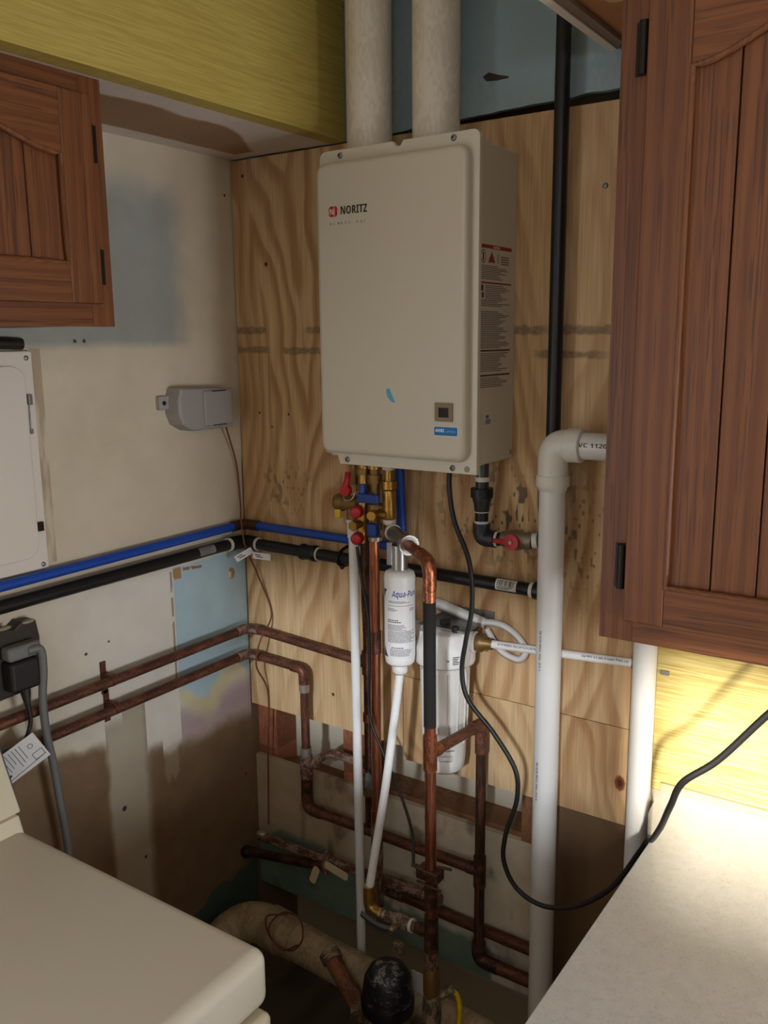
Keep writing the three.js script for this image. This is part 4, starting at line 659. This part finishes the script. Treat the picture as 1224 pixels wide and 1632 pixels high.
  part(p, 'tube', cyl(a, b, 0.0085), M.cpvc);
  part(p, 'end_collar', cyl([1.0, 1.164, 0.0178], [1.012, 1.164, 0.0158], 0.0105), M.galv);
  const ink = (txt) => inkOnly((c, w, h) => { c.clearRect(0, 0, w, h); c.fillStyle = '#2f3340'; c.font = 'bold 44px sans-serif'; c.fillText(txt, 6, 48); }, 1024, 64);
  const L = (t) => [a[0] + (b[0] - a[0]) * t, a[1] + (b[1] - a[1]) * t, a[2] + (b[2] - a[2]) * t];
  part(p, 'print', patch(L(0.42), L(0.04), 0.0087, [0.3, 0.55, 1], 1.0), ink('ASTM F876/F877/CTS-OCT PEX TUBING A 1/2'));
  part(p, 'print', patch(L(0.97), L(0.6), 0.0087, [0.3, 0.55, 1], 1.0), ink('PEX Tubing 100PSI at 180F U.P. Code PEX'));
}

// ------------------------------------------------------------------ white drain pipes
{
  const x = 0.853, z = 0.072, r = 0.0245;
  const t = thing('drain_pipe', 'thick white plastic drain pipe with an elbow into the oak cupboard side', 'pipe', [x, 0, z]);
  part(t, 'pipe', cyl([x + 0.004, 0.0, z], [x, 1.5, z], r, r, 32), M.pvcPipe);
  part(t, 'elbow', run([[x, 1.497, z], [x, 1.577, z], [x + 0.052, 1.577, z]], 0.0282, 0.052, 28), M.pvc);
  part(t, 'elbow_socket', [lathe([[r, -0.005], [0.0265, -0.004], [0.0268, 0.002], [0.031, 0.004], [0.0312, 0.022], [0.0285, 0.025]], [x, 1.495, z], [0, 1, 0], 32)], M.pvc);
  part(t, 'elbow_socket', [lathe([[0.0285, -0.028], [0.0312, -0.025], [0.0314, 0.0], [0.0295, 0.003], [r, 0.004]], [x + 0.054, 1.577, z], [1, 0, 0], 32)], M.pvc);
  part(t, 'pipe', cyl([x + 0.045, 1.577, z], [1.041, 1.577, z], r, r, 32), M.pvcPipe);
  part(t, 'print', patch([x + 0.0585, 1.577, z], [x + 0.147, 1.577, z], r + 0.0003, [0.3, 0.2, 1], 0.75), inkOnly((c, w, h) => { c.clearRect(0, 0, w, h); c.fillStyle = '#3c3832'; c.font = 'bold 56px sans-serif'; c.fillText('PVC 1120 N', -40, 70); }, 340, 96));
  for (const y of [1.19, 0.92]) part(t, 'print', patch([x, y - 0.05, z], [x, y + 0.05, z], r + 0.0003, [-0.25, 0, 1], 0.5), inkOnly((c, w, h) => { c.clearRect(0, 0, w, h); c.fillStyle = '#4a4640'; c.font = 'bold 30px sans-serif'; c.fillText('1-1/2" PVC 1120 SCH 40', 0, 40); }, 400, 64));

  const s = thing('drain_pipe', 'grey white plastic drain pipe between the plywood edge and the worktop', 'pipe', [1.034, 0, 0.05]);
  part(s, 'pipe', cyl([1.036, 0.0, 0.05], [1.034, 1.3095, 0.05], 0.0215, 0.0215, 32), M.pvcPipe);
  part(s, 'pipe_hanger', box(1.05, 1.066, 1.148, 1.156, 0.0, 0.006), M.galv, 'small metal clip');
}

// ------------------------------------------------------------------ low pipework, meter and sewer pipe
{
  const t = thing('corroded_pipe', 'corroded twin pipe low on the stained wall with hanging tags', 'pipe', [0.3, 0.5, 0.05]);
  part(t, 'pipe', tube(spline([[0.06, 0.512, 0.05], [0.2, 0.516, 0.05], [0.36, 0.522, 0.05], [0.48, 0.526, 0.05], [0.6, 0.53, 0.05]], 30), (u) => 0.0115 + 0.0035 * sm(0.55, 0.75, u)), M.corroded);
  part(t, 'pipe', tube(spline([[0.012, 0.452, 0.05], [0.1, 0.468, 0.05], [0.2, 0.487, 0.052], [0.28, 0.505, 0.052]], 24), 0.012), M.copperDark);
  part(t, 'end_cap', ball([0.012, 0.45, 0.05], 0.017), M.iron);
  part(t, 'solder_lump', ball([0.07, 0.524, 0.055], 0.011, 1.3, 0.8, 1), M.solder);
  part(t, 'clamp', [tube(rounded([[0.285, 0.545, 0.05], [0.285, 0.525, 0.07], [0.285, 0.49, 0.06]], 0.015), 0.008)], M.corroded);
  solo('wall_tag', 'beige oval tag hanging under the corroded pipe', 'tag', extrude(roundRect(0, 0.05, 0, 0.019, 0.008), 0, 0.0015).rotateZ(-1.95).translate(0.262, 0.515, 0.078), M.tagBeige);
  solo('wall_tag', 'beige oval tag lying level on the corroded pipe', 'tag', extrude(roundRect(0, 0.07, 0, 0.021, 0.008), 0, 0.0015).rotateZ(-0.18).translate(0.288, 0.514, 0.072), M.tagBeige);
}
{
  const t = thing('copper_pipe', 'level brown copper pipe crossing the stained wall behind the tall main', 'pipe', [0.6, 0.475, 0.033]);
  part(t, 'pipe', cyl([0.405, 0.470, 0.006], [0.82, 0.462, 0.006], 0.0135), M.copperDull);
  part(t, 'end_plug', cyl([0.38, 0.471, 0.006], [0.41, 0.470, 0.006], 0.0165), M.iron);
  part(t, 'coupling', cyl([0.42, 0.470, 0.006], [0.475, 0.469, 0.006], 0.0152), M.corroded);
  part(t, 'wall_plate', box(0.814, 0.82, 0.435, 0.495, -0.011, 0.03), M.copperDark);
}
{
  const t = thing('sewer_pipe', 'large dirty cream sewer pipe along the foot of the wall', 'pipe', [0.4, 0.27, 0.1]);
  part(t, 'pipe', tube(rounded([[0.22, 0.351, 0.147], [1.125, 0.296, 0.147]], 0.01), 0.045, 28), M.drain);
  part(t, 'elbow', run([[0.055, 0.24, 0.36], [0.085, 0.357, 0.147], [0.26, 0.349, 0.147]], 0.048, 0.1, 28), M.drain);
  part(t, 'socket', cyl([0.17, 0.354, 0.147], [0.22, 0.351, 0.147], 0.0515, 0.0515, 28), M.drain);
  solo('wire_coil', 'thin brown wire coiled loosely over the sewer pipe', 'wire', [tube(spline([[0.26, 0.44, 0.18], [0.215, 0.43, 0.205], [0.235, 0.385, 0.212], [0.295, 0.378, 0.212], [0.325, 0.418, 0.205], [0.295, 0.445, 0.18], [0.245, 0.44, 0.185], [0.225, 0.405, 0.21], [0.27, 0.373, 0.216], [0.315, 0.4, 0.21]], 90), 0.0022, 6)], M.wire);
}
{
  const x = 0.59, z = 0.248, t = thing('water_meter', 'bronze water meter with a scratched black domed cap', 'meter', [x, 0.238, z]);

  part(t, 'body', [lathe([[0.03, 0.24], [0.044, 0.25], [0.05, 0.28], [0.05, 0.355], [0.054, 0.362], [0.054, 0.385]], [x, 0, z]), cyl([x - 0.09, 0.315, z - 0.02], [x + 0.08, 0.33, z + 0.012], 0.026)], M.bronze);
  part(t, 'cap', lathe([[0.0001, 0.478], [0.02, 0.476], [0.038, 0.465], [0.049, 0.445], [0.0535, 0.415], [0.0545, 0.4]], [x, 0, z], [0, 1, 0], 36), M.cap, 'black domed register cap with pale scratches');
  part(t, 'cap_ring', lathe([[0.0548, 0.402], [0.0565, 0.398], [0.0565, 0.376], [0.053, 0.37]], [x, 0, z], [0, 1, 0], 36), mat(0x16161a, 0.3), 'black ring');
  part(t, 'cap_hinge', rbox(x - 0.012, x + 0.012, 0.47, 0.5, z - 0.05, z - 0.036, 0.003), M.bronze);
  part(t, 'union_nut', cyl([x + 0.07, 0.33, z + 0.01], [x + 0.1, 0.34, z - 0.005], 0.03, 0.034, 8), M.bronze);
  part(t, 'inlet_pipe', run([[x - 0.08, 0.318, z - 0.015], [0.46, 0.352, 0.222], [0.4, 0.388, 0.2]], 0.019, 0.04), mat(0xffffff, 0.8, 0.1, { map: mottle([86, 54, 34], [128, 84, 52], 251, 9) }), 'rusty brown inlet pipe');
  part(t, 'inlet_collar', cyl([0.413, 0.38, 0.205], [0.396, 0.391, 0.1985], 0.0245, 0.0245, 12), M.bronze);
  t.position.y += 0.018;
  solo('paper_scrap', 'small white paper scrap beside the meter and the tall main', 'paper', [box(0.592, 0.63, 0.365, 0.42, 0.155, 0.1565)], M.white);
}

// ------------------------------------------------------------------ left wall fittings
{
  const t = thing('electrical_panel', 'cream flush electrical panel cover with rounded door on the left wall', 'panel', [0.006, 1.335, 0.8]);
  part(t, 'cover', rbox(0.0, 0.012, 1.336, 1.755, 0.567, 1.0, 0.003), M.panelWhite);
  const s = roundRect(-0.98, -0.588, 1.362, 1.728, 0.03), g = extrude(s, 0.0125, 0.0165, 0.002); g.rotateY(Math.PI / 2);
  part(t, 'door', g, M.panelWhite);
  for (const [y, z] of [[1.742, 0.58], [1.345, 0.58]]) part(t, 'screw', lathe([[0.0001, 0.003], [0.004, 0.002], [0.005, 0]], [0.012, y, z], [1, 0, 0], 14), M.galv);
  part(t, 'latch', [rbox(0.0125, 0.019, 1.655, 1.675, 0.578, 0.586, 0.001), cyl([0.0145, 1.61, 0.584], [0.0145, 1.655, 0.583], 0.0012, 0.0012, 6), rbox(0.0125, 0.017, 1.6, 1.61, 0.58, 0.585, 0.001)], M.galv, 'small metal latch');
  part(t, 'latch', [rbox(0.0125, 0.019, 1.412, 1.43, 0.576, 0.588, 0.001)], M.hinge);
  solo('dark_strip', 'dark rubbery strip lying along the top of the panel cover', 'strip', [tube(spline([[0.01, 1.768, 0.585], [0.012, 1.771, 0.7], [0.01, 1.772, 0.99]], 20), 0.011, 10, 0.8)], M.black);
}
{
  const t = thing('surge_box', 'grey plastic wall box with a tapered end near the corner', 'box', [0.02, 1.57, 0.15]);
  const s = new THREE.Shape(); [[-0.068, 1.572], [-0.066, 1.663], [-0.19, 1.667], [-0.228, 1.668], [-0.236, 1.645], [-0.236, 1.612], [-0.226, 1.588], [-0.195, 1.572]].forEach(([x, y], i) => i ? s.lineTo(x, y) : s.moveTo(x, y)); s.closePath();
  const g = extrude(s, 0.0, 0.046, 0.006, 4); g.rotateY(Math.PI / 2); part(t, 'housing', g, M.device);
  const s2 = roundRect(-0.165, -0.075, 1.58, 1.66, 0.006), g2 = extrude(s2, 0.046, 0.052, 0.004); g2.rotateY(Math.PI / 2); part(t, 'lid', g2, M.device);
  const s3 = roundRect(-0.262, -0.232, 1.622, 1.652, 0.003), g3 = extrude(s3, 0.0, 0.012, 0.002); g3.rotateY(Math.PI / 2); const tab = part(t, 'mounting_tab', g3, M.device);
  part(tab, 'screw', cyl([0.012, 1.637, 0.249], [0.0135, 1.637, 0.249], 0.005, 0.005, 14), M.black);
  for (const y of [1.6585, 1.5815]) part(t, 'vent_slot', box(0.0495, 0.0525, y - 0.001, y + 0.001, 0.098, 0.14), M.black);
  const w = thing('brown_wire', 'thin brown low voltage wire dropping from the grey box down the corner', 'wire', [0.03, 1.0, 0.02]);
  part(w, 'wire', tube(spline([[0.03, 1.574, 0.08], [0.02, 1.545, 0.06], [0.012, 1.475, 0.03], [0.012, 1.38, 0.022], [0.034, 1.34, 0.045], [0.05, 1.284, 0.052], [0.06, 1.2, 0.02], [0.088, 1.1, 0.008], [0.088, 1.05, 0.05], [0.07, 0.98, 0.05], [0.066, 0.9, 0.008], [0.058, 0.72, 0.006], [0.064, 0.53, 0.02]], 120), 0.0022, 8), M.wire);
  const tag = (name, lbl, c, u, n) => { const m = solo(name, lbl, 'tag', new THREE.BoxGeometry(0.046, 0.016, 0.0012), [0, 1, 2, 3, 4, 5].map((k) => k > 3 ? printed((x, w, h) => { x.fillStyle = '#dcdad6'; x.fillRect(0, 0, w, h); x.fillStyle = '#3c3a38'; x.fillRect(20, 16, 50, 8); x.fillRect(30, 32, 60, 8); }, 160, 56) : M.white)); m.position.set(...c); m.rotation.set(...u); return m; };
  tag('paper_tag', 'small white paper tag tilted up on the black pipe corner', [0.055, 1.262, 0.062], [0, 0.75, 0.5]);
  tag('paper_tag', 'small white paper tag hanging level under the black pipe', [0.103, 1.262, 0.052], [0, 0.3, -0.06]);
}
{
  const t = thing('dryer_outlet', 'blackened wall outlet with big plugs on the left wall', 'outlet', [0.02, 1.11, 0.68]);
  const s = new THREE.Shape(); [[-0.622, 1.12], [-0.616, 1.165], [-0.612, 1.21], [-0.618, 1.245], [-0.65, 1.25], [-0.665, 1.24], [-0.70, 1.25], [-0.745, 1.235], [-0.75, 1.12], [-0.71, 1.108], [-0.66, 1.11]].forEach(([x, y], i) => i ? s.lineTo(x, y) : s.moveTo(x, y)); s.closePath();
  const g = extrude(s, 0.0, 0.03, 0.005); g.rotateY(Math.PI / 2); part(t, 'box', g, mat(0x2b241b, 0.5));
  for (const z of [0.635, 0.685]) part(t, 'ragged_plate', ball([0.028, 1.246, z], 0.012, 0.5, 0.35, 1.2), mat(0x8f8468, 0.6));
  part(t, 'plug', rbox(0.03, 0.062, 1.125, 1.185, 0.638, 0.70, 0.008), M.black, 'black plug');
  part(t, 'plug', rbox(0.03, 0.06, 1.186, 1.214, 0.63, 0.70, 0.008), M.greyCord, 'grey plug head');
  const c = thing('grey_cord', 'flat grey power cord dropping from the outlet behind the washer', 'cord', [0.05, 0.74, 0.62]);
  part(c, 'cord', tube(spline([[0.058, 1.2, 0.66], [0.062, 1.198, 0.638], [0.06, 1.16, 0.632], [0.056, 1.1, 0.636], [0.052, 1.02, 0.632], [0.048, 0.95, 0.62], [0.045, 0.88, 0.612], [0.043, 0.76, 0.6], [0.042, 0.6, 0.6]], 70), 0.0085, 12, 0.7), M.greyCord);
  const b = thing('black_cord', 'short black cord with a white care tag above the washer console', 'cord', [0.05, 0.95, 0.68]);
  part(b, 'cord', tube(spline([[0.05, 1.127, 0.668], [0.052, 1.1, 0.667], [0.054, 1.06, 0.665], [0.052, 1.02, 0.68], [0.05, 0.98, 0.70], [0.05, 0.955, 0.73]], 50), (u) => 0.0042 + 0.006 * sm(0.35, 0.0, u), 10), M.black);
  const pp = new THREE.PlaneGeometry(0.085, 0.06); pp.rotateZ(0.5); pp.rotateY(1.15); pp.translate(0.062, 0.998, 0.695);
  part(b, 'paper_tag', pp, printed((x, w, h) => { x.fillStyle = '#d2cfcb'; x.fillRect(0, 0, w, h); x.strokeStyle = '#55555c'; x.lineWidth = 4; for (let k = 0; k < 7; k++) { x.beginPath(); x.moveTo(20 + k * 22, 16); x.lineTo(20 + k * 22, 90 + (k * 37) % 50); x.stroke(); } x.beginPath(); x.arc(200, 60, 13, 0, 7); x.stroke(); x.strokeRect(180, 110, 60, 40); x.beginPath(); x.moveTo(10, 165); x.lineTo(246, 150); x.stroke(); }, 256, 180), 'white printed care tag');
}

// ------------------------------------------------------------------ loose cables
{
  const t = thing('power_cord', 'long black power cord looping from the heater over the worktop', 'cord', [0.85, 0.7, 0.2]);
  part(t, 'cord', tube(spline([[0.673, 1.532, 0.14], [0.673, 1.5, 0.145], [0.684, 1.43, 0.145], [0.715, 1.35, 0.14], [0.722, 1.26, 0.14], [0.712, 1.19, 0.145], [0.704, 1.13, 0.145], [0.716, 1.075, 0.145], [0.775, 1.01, 0.14], [0.822, 0.945, 0.14], [0.826, 0.89, 0.14], [0.802, 0.8, 0.14], [0.80, 0.745, 0.14], [0.828, 0.697, 0.14], [0.88, 0.679, 0.14], [0.95, 0.705, 0.145], [1.02, 0.77, 0.15], [1.075, 0.87, 0.16], [1.099, 0.921, 0.19], [1.116, 0.945, 0.235], [1.16, 1.035, 0.34], [1.2, 1.13, 0.44], [1.22, 1.18, 0.462], [1.26, 1.22, 0.46], [1.323, 1.306, 0.46], [1.40, 1.40, 0.46], [1.47, 1.43, 0.5]], 220), 0.0048, 12), M.rubber);
  part(t, 'strain_relief', cyl([0.673, 1.532, 0.14], [0.673, 1.5365, 0.14], 0.012), M.rubber);
  const g = thing('ground_wire', 'thin black ground wire hanging down to the clamp on the copper main', 'wire', [0.5, 0.7, 0.13]);
  part(g, 'wire', tube(spline([[0.435, 1.34, 0.12], [0.451, 1.285, 0.13], [0.468, 1.2, 0.13], [0.471, 1.08, 0.13], [0.471, 0.97, 0.132], [0.511, 0.9, 0.14], [0.577, 0.83, 0.17], [0.633, 0.78, 0.215], [0.652, 0.745, 0.244]], 80), 0.0032, 8), M.rubber);
}
renderer.render(scene, camera);
